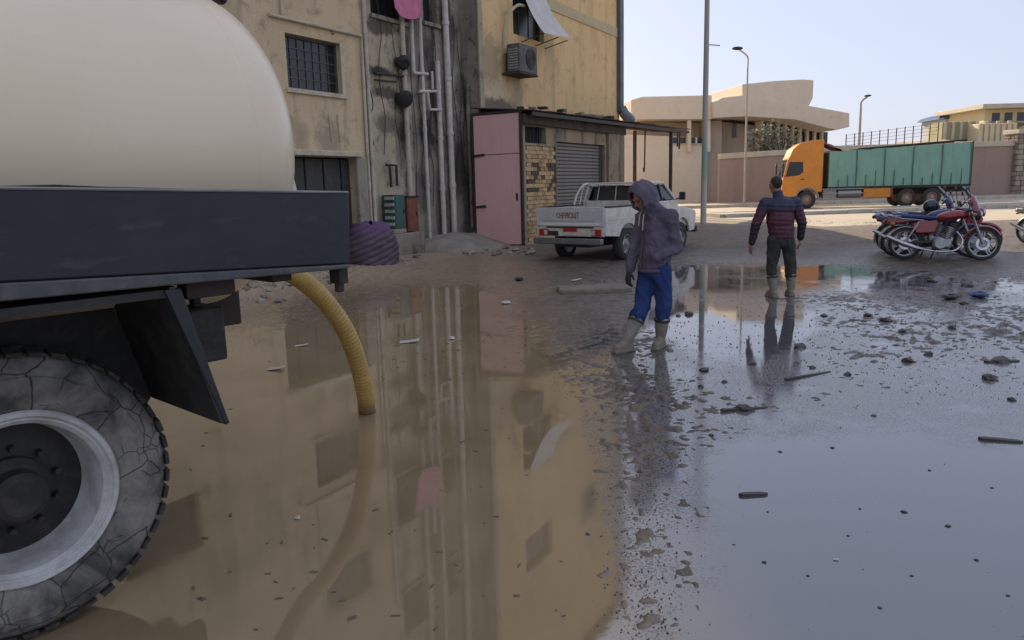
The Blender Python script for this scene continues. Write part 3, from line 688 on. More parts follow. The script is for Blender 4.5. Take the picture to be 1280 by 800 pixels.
# corner downpipe in grey blue
bluegrey = pm('blue_grey_sheet', (.115, .125, .14), (.085, .09, .10), rough=.55, scale=2, bump=.1)
m = MB(); m.bb(10.62, 11.0, -.16, .10, 4.5, HT); dp = m.build('corner_duct', bluegrey, bld, bevel=.03)
m = MB(); m.tube([(10.85, -.12, 4.7), (10.9, -.2, 4.45), (11.05, -.32, 4.25), (11.25, -.38, 4.2)], [.16, .20, .22, .18], 12); m.build('duct_shoe', pm('grey_plastic', (.22, .23, .24), (.16, .165, .17), rough=.5), dp)
# pipes
def pipe(pts, r, mat_, name='drain_pipe', col_step=1.5, y0=RY):
    m = MB(); m.tube(pts, r, 12); o = m.build(name, mat_, bld)
    L = 0; a = Vector(pts[0])
    for b in pts[1:]:
        b = Vector(b); d = b - a; n = int(d.length / col_step)
        for k in range(1, n + 1):
            p = a + d * (k / (n + .5)); u = d.normalized()
            m = MB(); m.cyl(p - u * .05, p + u * .05, r * 1.22, None, 12); m.build('pipe_collar', mat_, o)
            m = MB(); m.bar(p + Vector((0, 0, -.09)), Vector((p.x, y0, p.z - .09)), .03, .02); m.build('pipe_clip', blackm, o)
        a = b
    return o
yp = RY - .12
pipe([(-2.58, yp, .2), (-2.60, yp, HT - 1)], .065, pipem)
pipe([(-1.80, yp, .35), (-1.89, yp, HT - 1)], .050, whitep)
pipe([(-1.12, yp, .35), (-1.13, yp, 5.05)], .070, whitep)
pipe([(-.62, yp, .3), (-.74, yp, HT - 1)], .085, whitep)
pipe([(-4.15, yp, .5), (-4.12, yp, 8)], .045, pipem)
pipe([(-3.95, yp + .03, .5), (-3.98, yp + .03, 4.4)], .03, pipem)
pipe([(.32, yp, .5), (.30, yp, 4.6)], .05, greyp)
pipe([(-2.2, yp, 4.66), (-2.2, yp, 8)], .055, whitep)
pipe([(-2.25, yp - .03, 4.62), (-1.62, yp - .03, 4.66)], .04, whitep, 'branch_pipe', 9)
pipe([(-2.05, yp - .04, 4.18), (-1.30, yp - .04, 4.25)], .04, whitep, 'branch_pipe', 9)
pipe([(-1.72, yp - .06, 4.2), (-1.64, yp - .06, 3.75), (-1.12, yp - .06, 3.78)], .04, whitep, 'branch_pipe', 9)
pipe([(-1.42, yp - .02, 4.3), (-1.42, yp - .02, 4.75)], .035, whitep, 'branch_pipe', 9)
pipe([(-3.75, yp, 4.46), (-2.62, yp, 4.5)], .03, blackm, 'branch_pipe', 9)
pipe([(-3.75, yp, 4.30), (-2.95, yp, 4.33)], .025, blackm, 'branch_pipe', 9)
pipe([(-3.5, yp, 2.30), (-3.36, yp, 2.28), (-3.34, yp, 1.75)], .035, blackm, 'branch_pipe', 9)
pipe([(-3.34, yp, 2.29), (-3.1, yp, 2.29), (-3.1, yp, 1.78)], .035, blackm, 'branch_pipe', 9)
pipe([(-7.3, -.05, 5.14), (-4.60, -.05, 5.14), (-4.60, -.05, 4.2), (-4.62, -.05, .6)], .035, creamtrim, 'conduit', 2.2, 0)
pipe([(-6.95, -.05, 5.15), (-6.95, -.05, 9)], .03, creamtrim, 'conduit', 2.2, 0)
pipe([(-4.48, -.06, 0.5), (-4.46, -.06, 9)], .045, pipem, 'drain_pipe', 2.0, 0)
# loose black cables
rn = random.Random(5)
for k in range(18):
    x = rn.uniform(-3.9, .3); z0 = rn.uniform(1.2, 3); z1 = rn.uniform(4, 7)
    pts = [Vector((x + .12 * math.sin(i * 1.3 + k) * rn.uniform(.3, 1), yp + .06, z0 + (z1 - z0) * i / 8)) for i in range(9)]
    m = MB(); m.tube(smooth_path(pts, 4), rn.uniform(.007, .014), 6); m.build('cable', blackm, bld)
# two black exhaust cowls and their boxes
for (x, z, s) in ((-2.72, 4.83, .19), (-2.76, 3.94, .23)):
    m = MB(); m.lathe([(0, .0), (s * .95, .0), (s, .03), (s * .94, .09), (s * .6, .13), (0, .12)], (x, RY - .20, z), (-.35, -.8, -.5), 18); cw = m.build('exhaust_cowl', blackm, bld)
    m = MB(); m.cyl((x, RY, z + .02), (x, RY - .28, z), s * .6, None, 12); m.build('cowl_duct', rustm, cw)

# things fixed to or hanging from the facade
def fxy(x, y, z): return F0 + FD * x + Vector((-FD.y, FD.x, 0)) * y + Vector((0, 0, z))
ac = empty('air_conditioner', fxy(2.25, -.12, 5.02), FRZ, 'grimy grey air conditioner box on the yellow wall below the white panel', 'air conditioner')
acm = pm('dirty_ac_paint', (.15, .142, .13), (.085, .08, .072), rough=.7, scale=4, dirt=.8, dirtc=(.06, .055, .05))
m = MB(); m.bb(-.55, .55, -.50, -.06, 0, .80); m.build('case', acm, ac, bevel=.025)
m = MB(); m.lathe([(.0, 0), (.30, 0), (.30, .012), (.27, .02), (.0, .02)], (.12, -.502, .42), (0, -1, 0), 24); fg = m.build('fan_grille', blackm, ac)
for r_ in (.09, .15, .21, .27):
    m = MB(); m.tube([(.12 + r_ * math.cos(a), -.528, .42 + r_ * math.sin(a)) for a in [k * math.pi / 12 for k in range(25)]], .006, 5, False); m.build('grille_ring', acm, fg)
m = MB()
for k in range(8): m.bb(-.557, -.548, -.44, -.12, .10 + k * .075, .135 + k * .075)
m.build('louvre', pm('ac_lit_side_paint', (.36, .345, .32), (.28, .265, .24), rough=.6, scale=4, dirt=.5), ac)  # paler slats, the lit look of the left side put into their colour
m = MB(); m.bb(-.56, .56, -.51, .11, -.06, -.005); m.build('bracket', rustm, ac)
m = MB(); m.bb(-.3, .3, -.07, .12, .1, .6); m.build('wall_sleeve', rustm, ac)
m = MB(); m.tube(smooth_path([fxy(1.60, -.12, 5.7), fxy(1.55, -.20, 6.2), fxy(1.75, -.25, 6.65), fxy(2.3, -.25, 7.0), fxy(3.0, -.1, 7.12)], 8), .045, 10)
tag(m.build('conduit_hose', pm('pale_hose', (.50, .43, .28), (.4, .34, .22), rough=.6), None), 'pale bent hose arching up the wall beside the air conditioner', 'hose')
# white panel propped out over a window
def pan(u, v):
    x = 2.85 + 1.75 * u; q = v
    return fxy(x, -.03 - .85 * (q ** 1.5) - .03 * math.sin(q * 5 + u * 3), 7.85 - 1.62 * q + .10 * q * q * u)
m = MB(); m.sheet(pan, 8, 14, (-.012, -.02, -.004))
tag(m.build('window_awning', pm('white_sheet_metal', (.62, .595, .56), (.54, .515, .48), rough=.55, scale=2, bump=.08, dirt=.25, dirtc=(.3, .27, .22)), None, smooth=60), 'tilted white awning panel curving out over the upper window', 'awning')
sh = empty('awning_stay', fxy(2.9, 0, 6.2), FRZ, 'dark thin stay holding the bottom edge of the white awning', 'bracket')
for x in (.05, .95, 1.6):
    m = MB(); m.bar((x, 0, -.12), (x + .02, -.82, .06), .025, .025); m.build('stay_bar', blackm, sh)
# pink cloth on a rail
def cl(u, v): return fxy(-3.35 + 1.25 * u + .15 * v, RY - .33 - .05 * math.sin(u * 9 + v * 2) - .03 * v, 6.95 - (.85 + .25 * math.sin(u * 2.6 + .4)) * v)
m = MB(); m.sheet(cl, 20, 10, (.004, -.006, 0)); tag(m.build('hanging_cloth', pm('pink_cloth', (.62, .20, .30), (.50, .15, .24), rough=.9, scale=5), None, smooth=70), 'pink cloth hanging from a window rail high on the recessed wall', 'cloth')
m = MB(); m.bar(fxy(-3.7, RY - .30, 6.96), fxy(-2.0, RY - .30, 6.96), .03, .03); m.bar(fxy(-3.65, RY + .2, 6.96), fxy(-3.65, RY - .3, 6.96), .025, .025); m.bar(fxy(-2.1, RY + .0, 6.96), fxy(-2.1, RY - .3, 6.96), .025, .025)
tag(m.build('clothes_rail', blackm, None), 'dark rail that holds the pink cloth', 'rail')

# cabinets at the foot of the recess
cb = empty('teal_cabinet', fxy(-3.42, RY - .23, .72), FRZ, 'small teal metal cabinet standing beside the rust red one', 'cabinet')
tealm = pm('teal_cabinet_paint', (.045, .14, .115), (.03, .09, .075), rough=.6, scale=6, dirt=.4)
m = MB(); m.bb(-.20, .20, -.20, .2, 0, .84); m.build('case', tealm, cb, bevel=.012)
m = MB(); m.bb(-.16, .17, -.212, -.198, .05, .79); m.build('door', tealm, cb, bevel=.004)
m = MB(); m.bb(.10, .13, -.24, -.212, .38, .48); m.build('handle', blackm, cb)
m = MB()
for k in range(5): m.bb(-.235, -.203, -.18, .1, .08 + k * .16, .155 + k * .16)
m.build('striped_side_plate', whitep, cb)
rc = empty('rust_cabinet', fxy(-2.87, RY - .23, .62), FRZ, 'rust red metal cabinet between the teal one and a cream drain pipe', 'cabinet')
redm = pm('rust_red_paint', (.26, .075, .035), (.17, .05, .027), rough=.7, scale=6, dirt=.5)
m = MB(); m.bb(-.23, .22, -.18, .2, 0, .86); m.build('case', redm, rc, bevel=.012)
m = MB(); m.bb(-.19, .18, -.192, -.178, .05, .80); m.build('door', redm, rc, bevel=.004)
m = MB(); m.bb(-.25, .24, -.21, .21, .862, .90); m.build('lid', blackm, rc, bevel=.005)
m = MB(); m.bb(.10, .13, -.22, -.19, .40, .50); m.build('handle', blackm, rc)
cplinth = empty('cabinet_plinth', fxy(-3.15, RY - .23, 0), FRZ, 'low dirty concrete plinth under the two cabinets', 'plinth')
m = MB(); m.bb(-.62, .62, -.26, .22, 0, .60); m.bb(-.60, -.1, -.24, .2, .602, .715); m.build('block', greyp, cplinth, bevel=.02)
# concrete mound at the pipe feet
def mound(u, v):
    x = -2.6 + 3.2 * u; y = -1.35 + 1.85 * v
    e = max(0, math.sin(math.pi * min(max(u, 0), 1))) ** .5 * min(1, v * 1.6) ** .8
    h = .46 * e + .05 * mnoise.noise(Vector((x * 3, y * 3, 1)))
    return fxy(x, y, -.02 + max(h, 0))
m = MB(); m.grid(mound, 50, 30)
tag(m.build('concrete_mound', pm('spilled_concrete', (.33, .29, .225), (.24, .21, .165), rough=.95, scale=2.5, bump=.7, bscale=14, dist=.03), None, smooth=60), 'pale lumpy concrete mound around the pipe feet left of the pink door', 'mound')

# ================================================================== the shop annex
S0 = Vector((.39, 21.34, 0))
shop = empty('shop_annex', S0, FRZ, 'low shop annex with pink side door, brick panel and grey roller shutter', 'shop')
brownp = plaster('brown_render', (.42, .33, .215), (.31, .245, .165), (.08, .066, .054), 1.0)
wall_holes(0, 7.31, 0, 3.62, 0, [(.20, 1.45, 2.87, 3.33), (.22, 2.08, 0, 2.80), (2.12, 5.75, 0, 2.97)], .25, brownp, 'wall', shop)
m = MB(); m.add([(7.31, 0, 0), (7.31, 1.55, 0), (7.31, 1.55, 3.62), (7.31, 0, 3.62)], [(0, 1, 2, 3)]); m.add([(0.0, 0, 0), (0, 1.55, 0), (0, 1.55, 3.72), (0, 0, 3.72)], [(3, 2, 1, 0)]); m.build('side_wall', brownp, shop, smooth=0)
m = MB(); m.bb(.20, 1.45, .22, .24, 2.87, 3.33); m.build('vent_backing', darkin, shop, smooth=0)
m = MB()
for k in range(6): m.bb(.22 + k * .22, .24 + k * .22, .1, .12, 2.88, 3.32)
m.build('vent_bar', blackm, shop)
# brick infill, laid brick by brick
bk = bpy.data.objects.new('brick_panel', None); col.objects.link(bk); bk.parent = shop
m = MB(); m.bb(.22, 2.08, .10, .12, 0, 2.80); m.build('mortar', pm('mortar', (.24, .19, .13), (.18, .145, .10), rough=.95), bk, smooth=0)
bmats = [pm('brick_sandy', (.62, .44, .23), (.50, .35, .18), rough=.9, scale=8, bump=.5), pm('brick_ochre', (.50, .32, .155), (.38, .24, .115), rough=.9, scale=8, bump=.5), pm('brick_sooty', (.13, .095, .06), (.075, .06, .042), rough=.9, scale=8, bump=.5)]
bmesh0 = []
for bmx in bmats:
    mm = MB().box((0, 0, 0), (.22, .10, .105)).mesh('brick'); mm.materials.append(bmx); bmesh0.append(mm)
rn = random.Random(11)
for r_ in range(24):
    z = .06 + r_ * .1165
    for k in range(9):
        x = .22 + .115 + (k - (.5 if r_ % 2 else 0)) * .2325
        if x < .30 or x > 2.0: continue
        pick = 0 if rn.random() < .62 else 1
        if 1.55 < z < 2.35 and rn.random() < .42: pick = 2
        b = bpy.data.objects.new('brick', bmesh0[pick]); col.objects.link(b); b.parent = bk
        b.location = (x, .075 + rn.uniform(-.016, .012), z); b.rotation_euler = (rn.uniform(-.03, .03), rn.uniform(-.02, .02), rn.uniform(-.05, .05))
# roller shutter
t = NT('shutter_steel'); n1 = t.noise(1.2, 6, .6); n2 = t.noise(14, 6, .6)
shm = t.set(color=t.mix(t.ramp(n1, [(.35, 0.0), (.7, 1.0)]), (.23, .21, .185), (.16, .147, .13)), rough=.55, metal=.3, normal=t.bump(n2, .2, .004))
ru = bpy.data.objects.new('roller_shutter', None); col.objects.link(ru); ru.parent = shop
sl = MB(); sl.prism([(0, 0), (-.028, .02), (-.034, .05), (-.028, .085), (0, .105), (.012, .105), (.012, 0)], 'x', -1.66, 1.66)
s0 = sl.build('slat', shm, ru, smooth=30); s0.location = (3.82, .14, .02)
for k in range(1, 27): share(s0, ru, (3.82, .14 + (.003 if k % 2 else 0), .02 + k * .109))
m = MB(); m.bb(5.48, 5.74, .10, .24, 0, 2.96); m.build('guide_rail', blackm, ru)
m = MB(); m.bb(2.13, 2.155, .06, .24, 0, 2.96); m.build('guide_rail', blackm, ru)
m = MB(); m.bb(2.13, 5.74, .19, .24, 0, 2.96); m.build('shutter_backing', darkin, ru, smooth=0)
# pier, fascia and fallen render
m = MB(); m.bb(5.88, 7.28, -.10, -.002, 0, 3.55); m.build('pier', plaster('pier_render', (.38, .31, .20), (.27, .22, .15), (.09, .075, .06), 1.0), shop, bevel=.02)
m = MB(); m.bb(-.02, 7.34, -.14, -.003, 3.36, 3.63); m.build('fascia', plaster('dark_fascia', (.13, .105, .075), (.08, .066, .05), (.03, .027, .024), .9), shop, bevel=.02)  # dirty fascia beam in a darker tone than the walls
# pink sheet metal door on the end wall
pd = bpy.data.objects.new('pink_door', None); col.objects.link(pd); pd.parent = shop; pd['label'] = 'pink sheet metal door'
t = NT('pink_paint'); n1 = t.noise(.9, 6, .6); n2 = t.noise(2.5, 8, .7, t.mapped((2, 2, .4))); n3 = t.noise(3, 3, .5)
c = t.mix(t.ramp(n1, [(.3, 0.0), (.7, 1.0)]), (.78, .48, .43), (.72, .43, .38)); c = t.mix(t.ramp(n2, [(.55, 0.0), (.78, .45)]), c, (.52, .33, .27))
pinkm = t.set(color=c, rough=.55, normal=t.bump(n3, .12, .03))
for (z0, z1) in ((.08, 2.565), (2.585, 3.66)):
    m = MB(); m.bb(-.055, -.012, .03, 1.52, z0, z1); m.build('door_panel', pinkm, pd, bevel=.008)
m = MB(); m.bb(-.09, -.005, -.05, .028, 0, 3.74); m.bb(-.075, -.005, 1.525, 1.575, 0, 3.74); m.build('door_post', rustm, pd, bevel=.006)
m = MB(); m.bb(-.08, -.004, .03, 1.52, 3.68, 3.74); m.build('door_head', blackm, pd)
for z in (2.55, 1.12):
    m = MB(); m.bar((-.075, 1.56, z), (-.085, 1.16, z + .03), .025, .07); m.build('hinge', rustm, pd, bevel=.006)
m = MB(); m.bb(-.075, -.056, .12, .18, 1.3, 1.5); m.build('latch', rustm, pd, bevel=.004)
# sheet metal canopy running past the shop on a black post
cn = bpy.data.objects.new('canopy', None); col.objects.link(cn); cn.parent = shop
t = NT('rusted_canopy_sheet'); n1 = t.noise(2.5, 8, .7); n2 = t.noise(20, 5, .6)
canm = t.set(color=t.mix(t.ramp(n1, [(.35, 0.0), (.65, 1.0)]), (.055, .045, .037), (.13, .095, .065)), rough=.85, normal=t.bump(n2, .4, .01))
for k in range(14):
    x0, x1 = -.10 + k * 1.0, -.10 + (k + 1) * 1.0 + .05
    def cf(u, v, x0=x0, x1=x1, k=k):
        x = x0 + (x1 - x0) * u
        return (x, -.42 + 2.0 * v, 3.70 + .19 * v + .018 * math.sin(x * 2 * math.pi / .1) + .012 * (k % 2) + x * .012)
    m = MB(); m.sheet(cf, 40, 2, (0, 0, -.006)); m.build('canopy_sheet', canm, cn, smooth=60)
for (y, z) in ((-.36, 3.62), (.5, 3.70), (1.3, 3.79)):
    m = MB(); m.bar((-.05, y, z - .01), (13.85, y, z + .13), .06, .10); m.build('canopy_rail', blackm, cn)
for x in (7.6, 9.6, 11.8, 13.7):
    m = MB(); m.bar((x, -.40, 3.66 + x * .010 - .06), (x, 1.5, 3.84 + x * .010 - .06), .05, .07); m.build('rafter', blackm, cn)
m = MB(); m.bb(11.74, 11.86, -.34, -.22, 0, 3.68); m.build('canopy_post', blackm, cn, bevel=.006)
m = MB(); m.bb(11.74, 11.86, 1.2, 1.32, 0, 3.8); m.build('canopy_post', blackm, cn, bevel=.006)
rn = random.Random(7)
for k in range(12):
    x = rn.uniform(.3, 7.4); m = MB(); m.box((x, rn.uniform(-.1, .9), 3.86 + x * .012), (rn.uniform(.15, .5), rn.uniform(.1, .3), rn.uniform(.05, .13)), Matrix.Rotation(rn.uniform(0, 3), 3, 'Z')); m.build('roof_rubble', [greyp, rustm, brownp][k % 3], cn, bevel=.01)
for k in range(5):
    x = 12.6 + k * .28; L = rn.uniform(.25, .75); m = MB(); m.bar((x, -.3, 3.7), (x + rn.uniform(-.03, .03), -.28, 3.7 - L), .07 if k < 2 else .02, .02); m.build('hanging_strip', canm, cn)
hk = empty('hanging_hook', S0 + FD * 8.72 + Vector((FD.y, -FD.x, 0)) * .32, FRZ, 'thin dark hook hanging below the canopy left of the black post', 'hook')
m = MB(); m.tube(smooth_path([Vector((0.02, 0, 3.66)), Vector((0, 0, 3.0)), Vector((-.03, 0, 2.4)), Vector((-.04, 0, 2.2)), Vector((-.08, 0, 2.1)), Vector((-.13, 0, 2.16)), Vector((-.14, 0, 2.24))], 6), .028, 8); m.build('hook_rod', blackm, hk)

# ================================================================== vehicles
chrome = pm('dull_chrome', (.55, .55, .55), (.38, .37, .36), rough=.25, metal=1.0, scale=8, bump=.05)
alum = pm('cast_aluminium', (.42, .42, .42), (.28, .275, .27), rough=.4, metal=.8, scale=10, bump=.1, dirt=.4)
blackplastic = pm('black_plastic', (.016, .016, .017), (.03, .03, .03), rough=.5, scale=8, dirt=.3, dirtc=(.08, .07, .055))
plasterglass = pm('vehicle_glass', (.02, .024, .028), (.03, .034, .038), rough=.08, scale=2, bump=.02)
redlens = pm('red_lens', (.42, .02, .025), (.30, .015, .02), rough=.25, scale=6, bump=.03)
def text_mesh(body, size, depth, name, mat_, parent, loc, rot):
    cu = bpy.data.curves.new(name, 'FONT'); cu.body = body; cu.size = size; cu.extrude = depth; cu.align_x = 'CENTER'; cu.align_y = 'CENTER'
    tmp = bpy.data.objects.new('tmp_text', cu); col.objects.link(tmp)
    dg = bpy.context.evaluated_depsgraph_get(); me = bpy.data.meshes.new_from_object(tmp.evaluated_get(dg))
    bpy.data.objects.remove(tmp); me.name = name
    o = bpy.data.objects.new(name, me); col.objects.link(o); me.materials.clear(); me.materials.append(mat_); o.parent = parent; o.location = loc; o.rotation_euler = rot
    return o
def road_wheel(par, loc, r, w, side, rim_m, spokes=0, rim_r=.62):
    """axle along local y; side = +1 outer face towards +y"""
    wh = bpy.data.objects.new('wheel', None); col.objects.link(wh); wh.parent = par; wh.location = loc
    h = w / 2
    m = MB(); m.lathe([(r * rim_r, -h), (r * .80, -h * 1.04), (r * .95, -h * .86), (r, -h * .6), (r, h * .6), (r * .95, h * .86), (r * .80, h * 1.04), (r * rim_r, h)], (0, 0, 0), (0, 1, 0), 36, closed=True); m.build('tyre', rubber, wh, smooth=40)
    m = MB(); s = side
    m.lathe([(r * rim_r, h * .9 * s), (r * rim_r * .93, h * .95 * s), (r * rim_r * .88, h * .5 * s), (r * .40, h * .35 * s), (r * .33, h * .62 * s), (0, h * .70 * s), (0, -h * .5 * s), (r * rim_r, -h * .8 * s)], (0, 0, 0), (0, 1, 0), 30, closed=True); rim = m.build('rim', rim_m, wh, smooth=35)
    m = MB(); m.lathe([(0, h * .6 * s), (r * .15, h * .6 * s), (r * .13, h * .95 * s), (0, h * s)], (0, 0, 0), (0, 1, 0), 16); m.build('hub_cap', alum, wh)
    for k in range(5):
        a = 2 * math.pi * k / 5; m = MB(); m.ell((r * .5 * math.cos(a), h * .47 * s, r * .5 * math.sin(a)), (r * .06, h * .12, r * .06), 8, 6); m.build('rim_hole', blackm, rim)
    return wh
def arch(cx, cz, r, a0, a1, n=10):
    return [(cx + r * math.cos(R(a0 + (a1 - a0) * k / n)), cz + r * math.sin(R(a0 + (a1 - a0) * k / n))) for k in range(n + 1)]

# ------------------------------------------------------------------ white pickup beside the shop
PA = R(38); PH = Vector((math.sin(PA), math.cos(PA), 0)); PR = Vector((math.cos(PA), -math.sin(PA), 0))
prc = G(757, 331); PW = 1.80
pick = empty('pickup_truck', prc - PR * (PW / 2), math.atan2(PH.y, PH.x), 'white pickup truck parked tail towards the viewer beside the roller shutter', 'pickup truck')
white = pm('white_car_paint', (.72, .69, .61), (.62, .59, .52), rough=.35, scale=3, bump=.03, dirt=.5, dirtc=(.34, .29, .22), coat=.3)
hw = PW / 2
for s in (1, -1):
    y0, y1 = (hw - .06, hw) if s > 0 else (-hw, -hw + .06)
    # bed side with wheel arch
    m = MB(); m.prism([(.02, 1.19), (.02, .60), (.55, .56)] + arch(1.0, .40, .43, 158, 22) + [(1.92, .50), (1.92, 1.19)], 'y', y0, y1); bs = m.build('bed_side', white, pick, bevel=.012)
    m = MB(); m.bb(.04, 1.90, y0 - .008 * (s < 0), y1 + .008 * (s > 0), 1.19, 1.225); m.build('bed_rail_cap', blackplastic, bs, bevel=.006)
    m = MB(); m.bb(.10, 1.86, y0 - .006, y1 + .006, .93, .945); m.build('body_crease', white, bs)
    # cab and front wing side
    m = MB(); m.prism([(1.96, 1.26), (1.96, .44), (3.10, .44)] + arch(3.72, .40, .42, 172, 8) + [(4.42, .48), (4.50, .90), (4.42, .98), (3.46, 1.12), (3.40, 1.26)], 'y', y0, y1); sd = m.build('front_side', white, pick, bevel=.015)
    yo = hw if s > 0 else -hw
    m = MB(); m.bb(2.14, 3.16, min(yo, yo + .004 * s), max(yo, yo + .004 * s), .52, 1.24); dr = m.build('door', white, pick, bevel=.003)
    m = MB(); m.bb(2.22, 2.36, min(yo + .004 * s, yo + .03 * s), max(yo + .004 * s, yo + .03 * s), 1.06, 1.10); m.build('handle', blackplastic, dr)
    # side window glass and pillars
    m = MB(); yw = (hw - .07) * s; yt = (hw - .17) * s
    m.add([(2.08, yw, 1.28), (3.28, yw, 1.28), (2.96, yt, 1.62), (2.14, yt, 1.62), (2.08, yw - .012 * s, 1.28), (3.28, yw - .012 * s, 1.28), (2.96, yt - .012 * s, 1.62), (2.14, yt - .012 * s, 1.62)], [(0, 1, 2, 3), (7, 6, 5, 4), (0, 4, 5, 1), (1, 5, 6, 2), (2, 6, 7, 3), (3, 7, 4, 0)]); m.build('side_window', plasterglass, pick, smooth=0)
    m = MB(); m.bar((1.99, (hw - .035) * s, 1.25), (2.05, (hw - .14) * s, 1.66), .07, .08, (1, 0, 0)); m.build('rear_pillar', white, pick, bevel=.01)
    m = MB(); m.bar((3.42, (hw - .05) * s, 1.24), (2.98, (hw - .16) * s, 1.66), .06, .06); m.build('front_pillar', white, pick, bevel=.01)
    m = MB(); m.bar((2.72, (hw - .06) * s, 1.25), (2.70, (hw - .16) * s, 1.65), .035, .035, (1, 0, 0)); m.build('window_bar', blackplastic, pick)
    m = MB(); m.bar((3.30, hw * s, 1.27), (3.32, (hw + .13) * s, 1.33), .03, .03); m.box((3.30, (hw + .18) * s, 1.36), (.07, .15, .19)); m.build('side_mirror', blackplastic, pick, bevel=.015)
    # headlamps, tail lamps
    m = MB(); m.bb(4.46, 4.53, min(s * .42, s * .78), max(s * .42, s * .78), .68, .86); m.build('headlight', plasterglass, pick, bevel=.01)
    m = MB(); m.bb(-.035, .02, min(s * .56, s * .80), max(s * .56, s * .80), .60, .74); tlm = m.build('tail_light', redlens, pick, bevel=.008)
    m = MB(); m.bb(-.042, -.036, min(s * .57, s * .66), max(s * .57, s * .66), .62, .72); m.build('reverse_lens', pm('clear_lens', (.55, .5, .45), rough=.2), tlm)
    for wx in (1.0, 3.72): road_wheel(pick, (wx, (hw - .13) * s, .36), .36, .21, s, alum)
    # bed lashing rails / roll bar
    m = MB(); m.tube(smooth_path([Vector((1.50, (hw - .04) * s, 1.21)), Vector((1.60, (hw - .06) * s, 1.45)), Vector((1.78, (hw - .12) * s, 1.66)), Vector((1.98, (hw - .16) * s, 1.71))], 6), .026, 8); m.build('roll_bar', white, pick)
    m = MB(); m.tube([(1.72, (hw - .05) * s, 1.21), (1.80, (hw - .12) * s, 1.64)], .018, 8); m.build('roll_bar', white, pick)
    m = MB(); m.bb(.3, 1.6, min(s * .79, s * .84), max(s * .79, s * .84), 0.99, 1.0); m.build('side_moulding', blackplastic, pick)
m = MB(); m.bb(1.74, 1.79, -.62, .62, 1.68, 1.72); m.build('roll_bar', white, pick, bevel=.01)
m = MB(); m.prism([(1.96, 1.655), (2.04, 1.70), (2.30, 1.725), (2.70, 1.725), (2.94, 1.70), (3.02, 1.655)], 'y', -hw + .11, hw - .11); m.build('roof', white, pick, smooth=50, bevel=.02)
m = MB(); m.prism([(3.42, 1.10), (3.44, 1.13), (4.38, 1.02), (4.50, .93), (4.50, .62), (3.42, .62)], 'y', -hw + .065, hw - .065); m.build('bonnet', white, pick, bevel=.02)
m = MB(); m.bb(4.505, 4.54, -.40, .40, .66, .86); m.build('grille', blackplastic, pick, bevel=.01)
m = MB(); m.bb(4.50, 4.62, -hw + .01, hw - .01, .42, .58); m.build('front_bumper', blackplastic, pick, bevel=.02)
m = MB(); m.add([(3.44, -hw + .09, 1.15), (3.44, hw - .09, 1.15), (3.00, hw - .19, 1.64), (3.00, -hw + .19, 1.64), (3.425, -hw + .09, 1.14), (3.425, hw - .09, 1.14), (2.985, hw - .19, 1.63), (2.985, -hw + .19, 1.63)], [(0, 1, 2, 3), (7, 6, 5, 4), (0, 4, 5, 1), (1, 5, 6, 2), (2, 6, 7, 3), (3, 7, 4, 0)]); m.build('windscreen', plasterglass, pick, smooth=0)
m = MB(); m.bb(1.97, 2.0, -hw + .08, hw - .08, .62, 1.30); m.build('cab_back', white, pick, bevel=.01)
m = MB(); m.add([(1.975, -.66, 1.305), (1.975, .66, 1.305), (2.04, .60, 1.63), (2.04, -.60, 1.63), (1.99, -.66, 1.305), (1.99, .66, 1.305), (2.055, .60, 1.63), (2.055, -.60, 1.63)], [(3, 2, 1, 0), (4, 5, 6, 7), (0, 1, 5, 4), (1, 2, 6, 5), (2, 3, 7, 6), (3, 0, 4, 7)]); m.build('rear_window', plasterglass, pick, smooth=0)
for y in (-.5, 0, .5):
    m = MB(); m.tube([(1.955, y, 1.30), (2.02, y * .92, 1.64)], .012, 6); m.build('window_guard', white, pick)
m = MB(); m.box((2.5, .30, 1.20), (.14, .42, .62)); m.box((2.5, -.32, 1.20), (.14, .42, .62)); sb = m.build('seat_back', pm('seat_fabric', (.10, .09, .085), rough=.9), pick, bevel=.04); sb['kind'] = 'stuff'
m = MB(); m.bb(.03, 1.95, -hw + .065, hw - .065, .60, .66); m.build('bed_floor', rustm, pick)
m = MB(); m.bb(.1, 4.3, -.45, .45, .34, .52); m.build('chassis', blackm, pick)
# tailgate with its lettering and pressed panel
tg = MB(); tg.bb(-.03, .03, -hw + .03, hw - .03, .80, 1.21); tailg = tg.build('tailgate', pm('grey_white_paint', (.56, .57, .54), (.48, .49, .46), rough=.4, scale=3, dirt=.3, dirtc=(.3, .27, .22)), pick, bevel=.012)
m = MB(); m.bb(-.042, -.031, -.68, .68, .92, 1.15); m.build('pressed_panel', pm('grey_white_paint', (.5, .5, .5)), tailg, bevel=.008)
m = MB(); m.bb(-.048, -.03, -.76, .76, .815, .875); m.build('chrome_strip', pm('white_strip', (.74, .73, .69), (.66, .65, .6), rough=.3), tailg, bevel=.006)
lred = pm('red_lettering', (.33, .02, .05), (.26, .015, .04), rough=.4)
lt = text_mesh('CHEVROLET', .17, .004, 'lettering', lred, tailg, (-.046, .02, 1.035), (R(90), 0, R(-90))); lt.scale = (.62, 1.0, 1.0)
m = MB(); m.bb(.0, .05, -hw + .04, hw - .04, .585, .795); m.build('rear_panel', white, pick, bevel=.006)
m = MB(); m.bb(-.02, -.002, -.60, .60, .765, .795); m.build('dark_gap', blackplastic, pick)
m = MB(); m.bb(-.16, -.03, -hw + .02, hw - .02, .42, .55); m.build('rear_bumper', pm('grey_bumper', (.22, .22, .215), (.15, .15, .145), rough=.45, metal=.4, scale=5, dirt=.4), pick, bevel=.02)
np_ = MB(); np_.bb(-.022, -.003, -.20, .16, .60, .76); plate = np_.build('number_plate', pm('plate_white', (.62, .55, .53), rough=.4), pick, bevel=.003)
